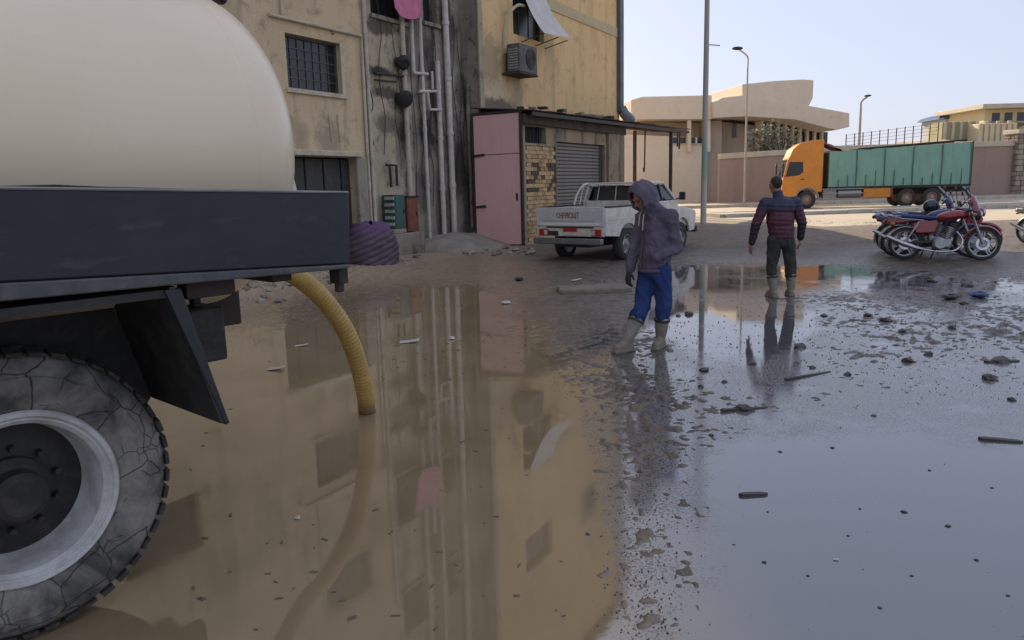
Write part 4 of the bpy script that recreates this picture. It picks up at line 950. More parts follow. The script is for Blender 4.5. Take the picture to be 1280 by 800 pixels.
m = MB(); m.bb(-.026, -.022, -.20, .16, .685, .76); m.build('plate_band', redlens, plate)
m = MB(); m.bb(-.03, -.0, -.40, -.30, .59, .75); m.build('plate_lamp', white, pick, bevel=.008)
m = MB(); m.bb(-.025, .0, .30, .62, .60, .70); m.build('lamp_guard', blackplastic, pick)
for k, (z0, z1) in enumerate(((.60, .69),)): pass

# ------------------------------------------------------------------ motorcycles
def motorcycle(name, loc, rz, label, body, panel, seat_c, fairing=False, box=False, lean=R(7), steer=0.0, group='motorcycles parked together at the right'):
    """front towards +x, rear axle above the origin, side stand lean"""
    e = empty(name, loc, 0, label, 'motorcycle', group, rot=(-lean, 0, rz)); e.scale = (1.04, 1.04, 1.08)
    WB, r = 1.30, .30
    for (x, nm) in ((0, 'rear'), (WB, 'front')):
        w = bpy.data.objects.new('wheel', None); col.objects.link(w); w.parent = e; w.location = (x, 0, r)
        if x > 0: w.rotation_euler = (0, 0, steer)
        m = MB(); m.lathe([(.235, -.032), (.27, -.042), (.292, -.028), (.30, 0), (.292, .028), (.27, .042), (.235, .032)], (0, 0, 0), (0, 1, 0), 40, closed=True); m.build('tyre', rubber, w, smooth=50)
        m = MB(); m.lathe([(.238, -.03), (.245, -.034), (.218, -.026), (.212, 0), (.218, .026), (.245, .034), (.238, .03), (.228, 0)], (0, 0, 0), (0, 1, 0), 40, closed=True); m.build('rim', alum, w, smooth=40)
        for k in range(5):
            a = 2 * math.pi * k / 5 + .3
            for q in (-.10, .10):
                m = MB(); m.bar((.05 * math.cos(a + q * 3), 0, .05 * math.sin(a + q * 3)), (.218 * math.cos(a + q), 0, .218 * math.sin(a + q)), .022, .018, (0, 1, 0)); m.build('spoke', alum, w)
        m = MB(); m.cyl((0, -.06, 0), (0, .06, 0), .055, None, 16); m.cyl((0, -.09, 0), (0, .09, 0), .014, None, 8); hb = m.build('hub', alum, w); hb['kind'] = 'stuff'
        m = MB(); m.lathe([(.07, -.052), (.115, -.052), (.115, -.046), (.07, -.046)], (0, 0, 0), (0, 1, 0), 28, closed=True); m.build('brake_disc', chrome, w)
        # mudguard
        m = MB(); a0, a1 = (40, 205) if x == 0 else (30, 165); rr = r + .035
        def mg(u, v, x=x, a0=a0, a1=a1, rr=rr):
            a = R(a0 + (a1 - a0) * u); y = -.06 + .12 * v; q = rr - .03 * (abs(v - .5) * 2) ** 2
            return (q * math.cos(a), y, q * math.sin(a))
        m.sheet(mg, 20, 6, (0, 0, .004)); gdo = m.build('mudguard', chrome if x == 0 else body, w, smooth=60)
    # fork and bars
    for y in (-.085, .085):
        m = MB(); m.cyl((WB, y, r), (WB - .11, y, r + .28), .026, None, 10); m.cyl((WB - .10, y, r + .25), (WB - .25, y, r + .66), .018, None, 10); fk = m.build('fork_leg', alum, e); fk['kind'] = 'stuff'
        m = MB(); m.cyl((.0, y * 1.35, r + .02), (.22, y * 1.5, r + .40), .024, None, 10); m.build('shock_absorber', chrome, e)
        m = MB(); m.bar((0, y * .95, r), (.48, y * .95, r + .04), .03, .045); m.build('swing_arm', blackm, e)
    m = MB(); m.box((WB - .235, 0, r + .60), (.09, .22, .03)); m.build('fork_yoke', blackm, e, bevel=.008)
    m = MB(); m.tube(smooth_path([Vector((WB - .36, -.36, r + .72)), Vector((WB - .30, -.22, r + .76)), Vector((WB - .25, -.08, r + .68)), Vector((WB - .25, .08, r + .68)), Vector((WB - .30, .22, r + .76)), Vector((WB - .36, .36, r + .72))], 5), .012, 8); m.build('handlebar', chrome, e)
    for y in (-1, 1):
        m = MB(); m.cyl((WB - .335, y * .26, r + .74), (WB - .37, y * .38, r + .715), .019, None, 8); m.build('grip', blackplastic, e)
        m = MB(); m.tube([(WB - .30, y * .23, r + .75), (WB - .32, y * .30, r + .88), (WB - .34, y * .33, r + .93)], .006, 6); mr = m.build('mirror_stem', blackm, e)
        m = MB(); m.ell((WB - .35, y * .36, r + .96), (.018, .065, .042)); m.build('mirror', blackplastic, mr)
        m = MB(); m.ell((WB - .18, y * .17, r + .52), (.045, .028, .028)); m.build('indicator', pm('amber_lens', (.55, .22, .03), rough=.25), e)
    m = MB(); m.ell((WB - .13, 0, r + .52), (.10, .095, .095), 16, 10); hl = m.build('headlamp', blackplastic if not fairing else body, e)
    m = MB(); m.ell((WB - .06, 0, r + .52), (.035, .078, .078), 16, 8); m.build('headlamp_lens', chrome, hl)
    m = MB(); m.box((WB - .23, 0, r + .72), (.06, .18, .08), Matrix.Rotation(R(-30), 3, 'Y')); m.build('dash', blackplastic, e, bevel=.02)
    # frame
    for pts in ([(WB - .28, 0, r + .58), (WB - .52, 0, r + .20), (.56, 0, r - .10), (.36, 0, r + .0)], [(WB - .30, 0, r + .52), (.62, 0, r + .42), (.36, 0, r + .36), (-.18, 0, r + .44)], [(.38, 0, r + .38), (.40, 0, r + .0)]):
        m = MB(); m.tube([Vector(p) for p in pts], .022, 8); m.build('frame_tube', blackm, e)
    # fuel tank
    m = MB(); tk = [(.50, .0), (.53, .10), (.62, .155), (.78, .175), (.93, .165), (1.0, .12), (1.02, .02)]
    def tkf(u, v):
        x = .50 + .53 * u; a = math.pi * 2 * v; s_ = (math.sin(math.pi * min(max(u, .02), .98)) ** .42)
        return (x, .135 * s_ * math.cos(a), r + .46 + .07 * u + (.115 * s_ * math.sin(a) if math.sin(a) > 0 else .07 * s_ * math.sin(a)))
    m.grid(tkf, 20, 20); tko = m.build('fuel_tank', body, e, smooth=60)
    m = MB(); m.cyl((.76, 0, r + .61), (.76, 0, r + .64), .035, None, 14); m.build('filler_cap', chrome, tko)
    # seat and tail
    def st(u, v):
        x = -.22 + .78 * u; a = math.pi * 2 * v
        return (x, .125 * (1 - .25 * abs(u - .45)) * math.cos(a) * (math.sin(math.pi * min(max(u, .03), .97)) ** .3), r + .47 + .05 * (1 - u) ** 2 + .048 * math.sin(a) * (math.sin(math.pi * min(max(u, .03), .97)) ** .35))
    m = MB(); m.grid(st, 18, 14); m.build('seat', seat_c, e, smooth=60)
    for y in (-1, 1):
        m = MB(); m.prism([(.18, r + .18), (.50, r + .20), (.54, r + .40), (.24, r + .42), (.10, r + .36)], 'y', min(y * .10, y * .135), max(y * .10, y * .135)); m.build('side_panel', panel, e, bevel=.02)
        m = MB(); m.tube([(.30, y * .13, r + .42), (-.10, y * .13, r + .46), (-.33, y * .10, r + .54)], .011, 8); m.build('grab_rail', chrome, e)
        m = MB(); m.ell((-.24, y * .16, r + .36), (.045, .028, .028)); m.build('indicator', pm('amber_lens', (.55, .22, .03), rough=.25), e)
    m = MB(); m.prism([(-.36, r + .40), (-.26, r + .36), (-.05, r + .38), (.2, r + .42), (-.1, r + .47), (-.34, r + .48)], 'y', -.085, .085); tail = m.build('tail_cowl', body, e, bevel=.02)
    m = MB(); m.ell((-.36, 0, r + .42), (.03, .07, .04)); m.build('tail_lamp', redlens, tail)
    m = MB(); m.tube([(-.10, -.12, r + .50), (-.42, -.12, r + .52), (-.42, .12, r + .52), (-.10, .12, r + .50)], .010, 6); m.build('rear_rack', chrome, e)
    # engine, exhaust, stand
    m = MB(); m.box((.62, 0, r + .0), (.34, .20, .20)); m.build('crankcase', alum, e, bevel=.05)
    m = MB(); m.cyl((.60, -.15, r - .0), (.60, .15, r - .0), .105, None, 20); m.build('engine_cover', alum, e, bevel=.01)
    cyl_ax = Vector((.35, 0, 1)).normalized()
    for k in range(7):
        m = MB(); p = Vector((.70, 0, r + .10)) + cyl_ax * (.032 * k); m.cyl(p, p + cyl_ax * .016, .085, None, 18); m.build('cooling_fin', alum, e)
    m = MB(); m.cyl(Vector((.70, 0, r + .08)), Vector((.70, 0, r + .08)) + cyl_ax * .25, .062, None, 16); m.build('cylinder_barrel', blackm, e)
    m = MB(); m.tube(smooth_path([Vector((.86, -.06, r + .22)), Vector((.96, -.09, r + .06)), Vector((.86, -.13, r - .12)), Vector((.55, -.15, r - .15)), Vector((.25, -.15, r - .10))], 6), .020, 10); ex = m.build('exhaust_pipe', chrome, e)
    m = MB(); m.tube([(.30, -.155, r - .11), (.20, -.16, r - .09), (-.05, -.165, r + .0), (-.34, -.17, r + .13)], [.022, .042, .046, .034], 14); m.build('silencer', chrome, ex)
    m = MB(); m.tube([(.52, .10, r - .12), (.46, .25, -.01 + .02)], .012, 8); m.build('side_stand', blackm, e)
    for y in (-1, 1):
        m = MB(); m.cyl((.52, y * .10, r - .10), (.52, y * .27, r - .09), .016, None, 8); m.build('foot_peg', blackm, e)
    m = MB(); m.bar((.05, .10, r + .02), (.60, .10, r + .02), .02, .09); m.build('chain_guard', blackm, e)
    if fairing:
        def ff(u, v):
            a = R(-70 + 140 * u); q = .19 + .03 * math.sin(v * 3)
            return (WB - .26 + q * math.cos(a) * 1.0 - .16 * v, q * math.sin(a) * 1.15, r + .36 + .46 * v)
        m = MB(); m.sheet(ff, 16, 8, (-.006, 0, 0)); fo = m.build('fairing', body, e, smooth=60)
        def fs(u, v):
            a = R(-55 + 110 * u); q = .17 - .04 * v
            return (WB - .42 + q * math.cos(a) - .14 * v, q * math.sin(a) * 1.1, r + .82 + .20 * v)
        m = MB(); m.sheet(fs, 12, 5, (-.004, 0, 0)); m.build('windshield', plasterglass, e, smooth=60)
        for y in (-1, 1):
            m = MB(); m.prism([(WB - .2, r + .05), (WB - .06, r + .40), (WB - .30, r + .50), (WB - .5, r + .15)], 'y', min(y * .17, y * .19), max(y * .17, y * .19)); m.build('leg_shield', body, e, bevel=.02)
    if box:
        m = MB(); m.bb(-.52, -.14, -.19, .19, r + .54, r + .80); bx_ = m.build('luggage_box', blackplastic, e, bevel=.04)
        m = MB(); m.bb(-.53, -.13, -.195, .195, r + .73, r + .75); m.build('lid_seam', chrome, bx_)
    return e
redp = pm('motorcycle_red', (.30, .018, .03), (.22, .012, .022), rough=.25, scale=5, bump=.02, dirt=.2, coat=.5)
bluep = pm('motorcycle_blue', (.025, .045, .16), (.018, .03, .11), rough=.3, scale=5, bump=.02, dirt=.2, coat=.4)
silverp = pm('motorcycle_silver', (.40, .40, .42), (.30, .30, .31), rough=.35, metal=.5, scale=5, dirt=.3)
seatb = pm('black_seat', (.018, .018, .019), (.03, .03, .03), rough=.6, scale=10)
seatblue = pm('blue_seat_cover', (.03, .05, .17), (.022, .035, .12), rough=.75, scale=10)
bR = G(1130, 325.5); bF = G(1224, 327); hd = (bF - bR); hd.z = 0; bz = math.atan2(hd.y, hd.x)
bR.z = .022
motorcycle('motorcycle', bR, bz, 'red motorcycle nearest the viewer, with its whole left-to-right profile showing', redp, redp, seatblue)
bB = bR + Vector((.12, .58, 0)); motorcycle('motorcycle', bB, bz + R(2), 'blue motorcycle half hidden just behind the nearest red one', bluep, bluep, seatblue)
bC = bR + Vector((.72, 1.10, 0)); motorcycle('motorcycle', bC, bz - R(6), 'red motorcycle with a fairing and windscreen, rearmost of the parked row', redp, silverp, seatb, fairing=True, steer=R(-12))
bD = G(1284, 306); bD.z = .02; motorcycle('motorcycle', bD, R(-68), 'silver motorcycle cut off by the right edge of the picture', silverp, silverp, seatb, fairing=True, steer=R(8))
bE = bR + Vector((.52, 1.65, 0)); motorcycle('motorcycle', bE, bz - R(4), 'dark blue motorcycle with a fairing, farthest back in the cluster', bluep, seatb, seatb, fairing=True)
# helmet on the fairing bike
hp_ = bC + Vector((.35, -.02, .0)); hm = empty('helmet', (hp_.x, hp_.y, .90), 0, 'dark navy helmet resting on the motorcycle behind the red ones', 'helmet')
navym = pm('navy_shell', (.016, .022, .04), (.012, .016, .03), rough=.25, scale=4, coat=.5)
m = MB(); m.ell((0, 0, .14), (.165, .14, .145), 20, 14); m.build('shell', navym, hm, smooth=60)
m = MB(); m.ell((.055, 0, .13), (.13, .125, .075), 18, 10); m.build('visor', plasterglass, hm, smooth=60)
m = MB(); m.lathe([(.12, 0), (.13, .02), (.12, .04), (.10, .02)], (0, 0, -.005), (0, 0, 1), 20, closed=True); m.build('rim_trim', blackplastic, hm)

# ------------------------------------------------------------------ orange cargo truck on the far road
tf = RP(0, 7.0); tq = at(974, 250, 1); fx_ = tq.x / tq.y
# the front stands on the view line through the cab nose
s_ = 0.0
for _ in range(60):
    p = RP(s_, 7.0); s_ += (fx_ * p.y - p.x) * .7
tf = RP(s_, 7.0)
lor = empty('cargo_truck', (tf.x, tf.y, ROADZ + .058), R(-12) + math.pi, 'orange cab cargo truck with a teal tarpaulin body on the far road', 'truck'); lor.scale = (.768, .79, .80)
LW = 2.5; lh_ = LW / 2
orange = pm('orange_truck_paint', (.70, .27, .015), (.60, .215, .012), rough=.4, scale=1.5, bump=.03, dirt=.15, coat=.2)
teal = None
t = NT('teal_tarpaulin'); n1 = t.noise(.8, 6, .6); n2 = t.noise(1.6, 8, .7, t.mapped((2.5, 2.5, .4))); n3 = t.noise(3.0, 3, .5, t.mapped((1.2, 1, .5)))
c = t.mix(t.ramp(n1, [(.3, 0.0), (.7, 1.0)]), (.24, .44, .35), (.18, .36, .285)); c = t.mix(t.ramp(n2, [(.55, 0.0), (.75, .6)]), c, (.10, .19, .15))
teal = t.set(color=c, rough=.65, normal=t.bump(n3, .35, .06))
m = MB(); cabp = [(0, .62), (.03, 1.35), (-.02, 1.75), (-.26, 2.72), (-.36, 2.86), (-.52, 3.22), (-.95, 3.52), (-1.7, 3.66), (-2.28, 3.66), (-2.28, .95), (-2.05, .95)] + [(-1.42 + .64 * math.cos(R(a)), .58 + .64 * math.sin(R(a))) for a in range(30, 151, 12)][::1][::-1][::-1][:0] 
wa = [(-1.42 + .66 * math.cos(R(a)), .56 + .66 * math.sin(R(a))) for a in range(145, 34, -10)]
m.prism([(.0, .62), (.03, 1.35), (-.02, 1.75), (-.26, 2.72), (-.36, 2.86), (-.52, 3.22), (-.95, 3.52), (-1.7, 3.66), (-2.28, 3.66), (-2.28, .95)] + wa + [(-.82, .62)], 'y', -lh_, lh_)
cabo = m.build('cab', orange, lor, bevel=.05)
for s in (1, -1):
    yy = lambda d: (lh_ + d) * s
    a_, b_ = sorted((yy(.004), yy(.012)))
    m = MB(); m.prism([(-.16, 1.80), (-.34, 2.56), (-1.12, 2.56), (-1.16, 2.02), (-.9, 1.86)], 'y', a_, b_); m.build('cab_window', plasterglass, cabo)
    m = MB(); m.prism([(-.12, .98), (-.14, 1.72), (-.32, 2.62), (-1.28, 2.62), (-1.28, 1.30), (-1.0, 1.2)], 'y', *sorted((yy(.0), yy(.0035)))); m.build('cab_door', orange, cabo, bevel=.002)
    m = MB(); m.bb(-1.22, -1.02, *sorted((yy(.004), yy(.035))), 1.62, 1.68); m.build('handle', blackplastic, cabo)
    m = MB(); m.tube([(-.22, yy(0), 2.62), (.04, yy(.20), 2.58), (.06, yy(.22), 1.9), (-.1, yy(.02), 1.82)], .02, 6); mm_ = m.build('mirror_arm', blackplastic, cabo)
    m = MB(); m.box((.06, yy(.22), 2.22), (.10, .24, .55)); m.build('mirror', blackplastic, mm_, bevel=.03)
    m = MB()
    arc = [(-1.42 + .70 * math.cos(R(a)), .56 + .70 * math.sin(R(a))) for a in range(180, -1, -12)]; arci = [(-1.42 + .62 * math.cos(R(a)), .56 + .62 * math.sin(R(a))) for a in range(0, 181, 12)]
    m.prism(arc + arci, 'y', *sorted((yy(-.3), yy(.03)))); m.build('wheel_arch', pm('grey_fender', (.36, .33, .29), (.28, .26, .23), rough=.6, dirt=.4), lor)
    for wx in (-1.42, -7.0, -8.35): road_wheel(lor, (wx, yy(-.17), .52), .52, .30, s, pm('truck_rim', (.36, .25, .19), (.26, .19, .15), rough=.6, dirt=.4), rim_r=.56)
    m = MB(); m.bb(-6.2, -4.62, *sorted((yy(-.45), yy(-.03))), .58, 1.12); tb = m.build('tool_box', orange, lor, bevel=.03)
    m = MB(); m.bb(-6.22, -6.08, *sorted((yy(-.46), yy(-.02))), .57, 1.13); m.build('box_end', redm, tb, bevel=.02)
    m = MB(); m.cyl((-4.5, yy(-.36), .84), (-3.2, yy(-.36), .84), .30, None, 20); m.build('fuel_tank', alum, lor)
    m = MB(); m.bb(-3.1, -2.35, *sorted((yy(-.5), yy(-.05))), .55, 1.05); m.build('battery_box', pm('grey_fender', (.36, .33, .29)), lor, bevel=.03)
    for k, z in enumerate((.55, .85, 1.1)):
        m = MB(); m.bar((-2.3, yy(-.02), z), (-4.6, yy(-.02), z), .03, .05); m.build('side_guard', alum, lor)
    m = MB(); m.bar((-9.1, yy(-.04), .75), (-10.2, yy(-.04), .75), .04, .10); m.build('side_guard', alum, lor)
    # tarpaulin side in bays, with posts and straps
    for k in range(5):
        x0 = -2.62 - k * 1.54; x1 = x0 - 1.50
        def tp(u, v, x0=x0, x1=x1, k=k, s=s):
            x = x0 + (x1 - x0) * u; top = 3.02 + .05 * k + .05 * u + .02 * math.sin(u * 9 + k)
            return (x, yy(-.02) + s * (.045 * math.sin(math.pi * u) * math.sin(math.pi * min(v * 1.1, 1)) + .018 * math.sin(u * 17 + v * 6 + k * 2)), 1.22 + (top - 1.22) * v)
        m = MB(); m.sheet(tp, 16, 10, (0, -.008 * s, 0)); tp_o = m.build('tarpaulin_bay', teal, lor, smooth=60)
        m = MB(); m.bb(x1 - .045, x1 + .005, *sorted((yy(-.05), yy(.035))), 1.20, 3.1 + .05 * k); m.build('strap', pm('dark_teal_strap', (.07, .12, .095), (.10, .16, .13), rough=.8), tp_o)
        for q in (.35, .7):
            m = MB(); m.bb(x0 - 1.5 * q - .02, x0 - 1.5 * q + .02, *sorted((yy(.015), yy(.045))), 1.16, 1.60 + .2 * ((k + int(q * 10)) % 3)); m.build('lashing', pm('dark_teal_strap', (.03, .06, .05)), tp_o)
m = MB(); m.prism([(-.27, 2.70), (-.03, 1.74), (-.005, 1.76), (-.245, 2.72)], 'y', -1.1, 1.1); m.build('windscreen', plasterglass, cabo)
m = MB(); m.bb(.0, .10, -1.22, 1.22, .48, .98); m.build('front_bumper', orange, lor, bevel=.04)
m = MB(); m.bb(.02, .05, -.9, .9, 1.05, 1.6); m.build('grille', blackplastic, cabo, bevel=.02)
m = MB(); m.bb(-10.32, -2.56, -lh_ + .03, lh_ - .03, 1.08, 1.20); m.build('load_bed', blackm, lor)
m = MB(); m.bb(-10.36, -2.3, -.5, .5, .72, 1.06); m.build('chassis', blackm, lor)
m = MB(); m.prism([(-2.60, 1.21), (-10.30, 1.21), (-10.30, 3.27), (-2.60, 2.98)], 'y', -lh_ + .06, lh_ - .06); m.build('load', pm('load_tarp', (.16, .20, .17), (.12, .15, .13), rough=.8, scale=1), lor)
m = MB(); m.bb(-10.39, -10.325, -lh_, lh_, 1.1, 3.34); m.build('tail_board', blackm, lor, bevel=.02)
def rt(u, v):
    x = -2.30 - 1.05 * u; return (x, -1.05 + 2.1 * v, 3.02 + .58 * (1 - u) ** .6 * (math.sin(math.pi * (.12 + .76 * v)) ** .4) + .04 * math.sin(v * 14 + u * 7))
m = MB(); m.grid(rt, 14, 20); m.build('folded_tarpaulin', pm('maroon_tarp', (.20, .045, .06), (.13, .03, .042), rough=.8, scale=2, bump=.3), lor, smooth=60)
for (y, z) in ((-1.1, 3.36), (1.0, 3.42)):
    m = MB(); m.tube([(-4.2, y, 3.12), (-7.5, y * .9, 3.28), (-10.1, y, 3.40)], .05, 6); m.build('roof_pole', rustm, lor)

for o in list(lor.children_recursive):
    if o.type == 'MESH' and o.parent.name.split('.')[0] not in ('wheel', 'rim'):
        for v in o.data.vertices:
            if v.co.z > 1.2: v.co.z = 1.2 + (v.co.z - 1.2) * 1.10

# ================================================================== people
def grow(mb, name, mat_, parent, voxel=.009, smooth_it=6, disp=None):
    """fuse overlapping volumes into one continuous surface"""
    me0 = mb.mesh('tmp'); tmp = bpy.data.objects.new('tmp_fuse', me0); col.objects.link(tmp)
    rm = tmp.modifiers.new('r', 'REMESH'); rm.mode = 'VOXEL'; rm.voxel_size = voxel; rm.adaptivity = 0
    sm = tmp.modifiers.new('s', 'SMOOTH'); sm.factor = .5; sm.iterations = smooth_it
    dg = bpy.context.evaluated_depsgraph_get(); me = bpy.data.meshes.new_from_object(tmp.evaluated_get(dg))
    bpy.data.objects.remove(tmp); bpy.data.meshes.remove(me0)
    if disp:
        nrm = [v.normal.copy() for v in me.vertices]
        for v, n in zip(me.vertices, nrm): v.co += n * disp(v.co, n)
    me.update(); me.name = name; me.materials.clear(); me.materials.append(mat_)
    me.polygons.foreach_set('use_smooth', [True] * len(me.polygons))
    o = bpy.data.objects.new(name, me); col.objects.link(o); o.parent = parent; return o
V = Vector
def hand(mb, wrist, d, nrm, side, curl=.5):
    d = V(d).normalized(); nrm = V(nrm); nrm = (nrm - d * nrm.dot(d)).normalized(); a = d.cross(nrm) * side      # a points to the thumb side
    w = V(wrist); rot = Matrix((a, d, nrm)).transposed()
    mb.cap(w - d * .03, w + d * .02, .024, .026); mb.ell(w + d * .055, (.042, .056, .017), 14, 9, rot)
    for k, (off, L) in enumerate(((.030, .072), (.010, .080), (-.011, .075), (-.031, .060))):
        b = w + d * .098 + a * off; c1 = curl * (1 + .12 * k)
        d1 = (d * math.cos(c1 * .6) + nrm * math.sin(c1 * .6)); d2 = (d * math.cos(c1 * 1.5) + nrm * math.sin(c1 * 1.5))
        m1 = b + d1 * L * .5; mb.cap(b - d * .02, m1, .0098, .0092, 8); mb.cap(m1, m1 + d2 * L * .5, .0092, .0078, 8)
    tb = w + d * .03 + a * .036; td = (d * .75 + a * .6 + nrm * .3).normalized()
    mb.cap(tb - a * .012, tb + td * .035, .0125, .011, 8); mb.cap(tb + td * .035, tb + (td * .6 + d * .5).normalized() * .03 + td * .035, .011, .009, 8)
def head(mb, c, f, up):
    """f: where the face looks"""
    f = V(f).normalized(); up = V(up); up = (up - f * up.dot(f)).normalized(); s = f.cross(up); rot = Matrix((s, f, up)).transposed()
    c = V(c); P = lambda a, b, z: c + s * a + f * b + up * z
    mb.ell(P(0, -.012, .02), (.074, .096, .098), 18, 14, rot); mb.ell(P(0, .030, -.055), (.056, .062, .062), 16, 12, rot); mb.ell(P(0, .062, -.088), (.028, .026, .022), 12, 8, rot)
    mb.cap(P(0, .085, .012), P(0, .108, -.026), .010, .015, 8); mb.ell(P(0, .08, .028), (.055, .018, .014), 12, 8, rot); mb.ell(P(0, .084, -.052), (.026, .014, .010), 10, 8, rot)
    for q in (-1, 1):
        mb.ell(P(q * .078, -.005, -.005), (.010, .022, .032), 10, 8, rot); mb.ell(P(q * .045, .062, -.02), (.022, .022, .018), 10, 8, rot)
    return P, rot
def bowl(mb, c, rad, axis, ang, th, seg=28, rings=16, stretch=None):
    """open shell around c whose opening faces along axis"""
    ax = V(axis).normalized(); u = ax.orthogonal().normalized(); w = ax.cross(u); vs_ = []; n = 0
    for layer, sc in ((0, 1.0), (1, 1.0 - th)):
        for i in range(rings + 1):
            th_ = R(max(ang * i / rings, .5))
            for k in range(seg):
                ph = 2 * math.pi * k / seg
                dvec = (-ax * math.cos(th_) + (u * math.cos(ph) + w * math.sin(ph)) * math.sin(th_))
                p = V((dvec.x * rad[0], dvec.y * rad[1], dvec.z * rad[2])) * sc
                vs_.append(V(c) + p)
    W = seg; N = (rings + 1) * seg; fs = []
    for L in (0, 1):
        for i in range(rings):
            for k in range(seg):
                k2 = (k + 1) % seg; q = (L * N + i * W + k, L * N + i * W + k2, L * N + (i + 1) * W + k2, L * N + (i + 1) * W + k)
                fs.append(q if L == 0 else q[::-1])
        fs.append(tuple(L * N + k for k in range(seg)) if L else tuple(L * N + k for k in range(seg - 1, -1, -1)))
    for k in range(seg):
        k2 = (k + 1) % seg; fs.append((rings * W + k, rings * W + k2, N + rings * W + k2, N + rings * W + k))
    mb.add(vs_, fs)
def folds(amp, sc, seed=0, zst=.6):
    def f(co, n):
        p = V((co.x * sc + seed, co.y * sc, co.z * sc * zst + co.x * sc * .4))
        w = V((mnoise.noise(p * .7), mnoise.noise(p * .7 + V((9, 0, 0))), 0)) * .6
        rdg = (1 - abs(mnoise.noise(p + w))) ** 3; r2 = (1 - abs(mnoise.noise(p * 2.1 - w))) ** 4
        return amp * (.62 * rdg + .25 * r2 - .45 + .25 * mnoise.noise(p * .5))
    return f
def cloth(name, c, c2, sc=9, rough=.9, mud=None):
    t = NT(name); n1 = t.noise(sc, 6, .6); n2 = t.noise(160, 3, .6); n3 = t.noise(5, 8, .7)
    colr = t.mix(t.ramp(n1, [(.35, 0.0), (.68, 1.0)]), c, c2)
    if mud is not None:
        z = t.sep(t.co())[2]
        colr = t.mix(t.ramp(t.math('ADD', t.math('MULTIPLY', z, 1.0), t.math('MULTIPLY', n3, mud * .9)), [(mud * .7, .92), (mud * 1.6, 0.0)]), colr, (.22, .185, .135))
    return t.set(color=colr, rough=rough, normal=t.bump(n2, .3, .002), spec=.25)
skinm = pm('skin', (.30, .175, .115), (.25, .14, .09), rough=.55, scale=12, bump=.1)
gum = cloth('rubber_boot', (.30, .275, .22), (.20, .18, .145), 6, .6, .22)

def boot(par, ankle, toe_dir, shin_top, name='boot'):
    a = V(ankle); td = V(toe_dir).normalized(); mb = MB()
    mb.cap(a + V((0, 0, .02)), V(shin_top), .056, .078, 16); mb.cap(a + V((0, 0, -.045)) - td * .04, a + V((0, 0, -.05)) + td * .135, .046, .042, 14); mb.cap(a + V((0, 0, -.02)), a + V((0, 0, -.04)) + td * .10, .052, .044, 14)
    mb.box(a + V((0, 0, -.088)) + td * .045, (.09, .27, .03), Matrix((td.cross(V((0, 0, 1))), td, V((0, 0, 1)))).transposed())
    b = grow(mb, name, gum, par, .010, 5, folds(.006, 10))
    mb = MB(); s_ = V(shin_top); mb.lathe([(.070, -.012), (.082, -.012), (.084, .012), (.070, .014)], s_, (s_ - a).normalized(), 20, closed=True); mb.build('boot_cuff', pm('dark_boot_cuff', (.05, .045, .038), rough=.7), b)
    return b

# ---- person in a hooded top, head bowed, one hand in the pocket
o1 = G(806, 436); p1 = empty('person', (o1.x, o1.y, -.02), 0, 'person in a purple-grey hooded top and blue trousers standing in the mud with head bowed', 'person')
F = V((-.76, -.65, 0)).normalized(); Lf = V((-F.y, F.x, 0))            # facing, and the person's left
pel = V((.10, .02, .88)); chest = V((.125, .02, 1.22)); nb = V((.075, -.015, 1.46)); hc = V((-.045, -.09, 1.575))
shL, shR = chest + V((.0, 0, .155)) + Lf * .165, chest + V((-.02, 0, .150)) - Lf * .165
elL, haL = shL + V((.075, .01, -.31)), V((.085, -.175, .99))
elR, haR = V((-.085, .13, 1.09)), V((-.155, .045, .83))
hipL, hipR = pel + Lf * .085 + V((0, 0, -.04)), pel - Lf * .085 + V((0, 0, -.04))
knL, anL = V((.185, -.03, .48)), V((.17, .04, .12)); knR, anR = V((-.02, .01, .48)), V((-.20, -.10, .12))
mb = MB(); hf = (F * .70 + V((-.30, .10, -.62))).normalized(); Ph, hr = head(mb, hc, hf, V((0, 0, 1)))
mb.cap(nb, hc + V((.03, .02, -.06)), .055, .05); mb.cap(nb - V((0, 0, .04)), chest, .09, .12); mb.cap(chest, pel, .13, .12)
for a, b, c_ in ((shL, elL, haL), (shR, elR, haR)): mb.cap(nb - V((0, 0, .07)), a, .06, .055); mb.cap(a, b, .048, .040); mb.cap(b, c_, .040, .028)
for a, b, c_ in ((hipL, knL, anL), (hipR, knR, anR)): mb.cap(a, b, .080, .055); mb.cap(b, c_, .052, .036); mb.cap(c_, c_ + F * .06 - V((0, 0, .05)), .032, .024)
hand(mb, haR, (haR - elR) + V((0, 0, -.1)), -F + V((.3, 0, 0)), 1, .7)
body1 = grow(mb, 'body', skinm, p1, .0075, 3)
for q in (-1, 1):
    m = MB(); m.ell(Ph(q * .031, .081, .006), (.011, .008, .007), 10, 6, hr); m.build('eye', pm('eye_dark', (.03, .022, .018), rough=.2), body1)
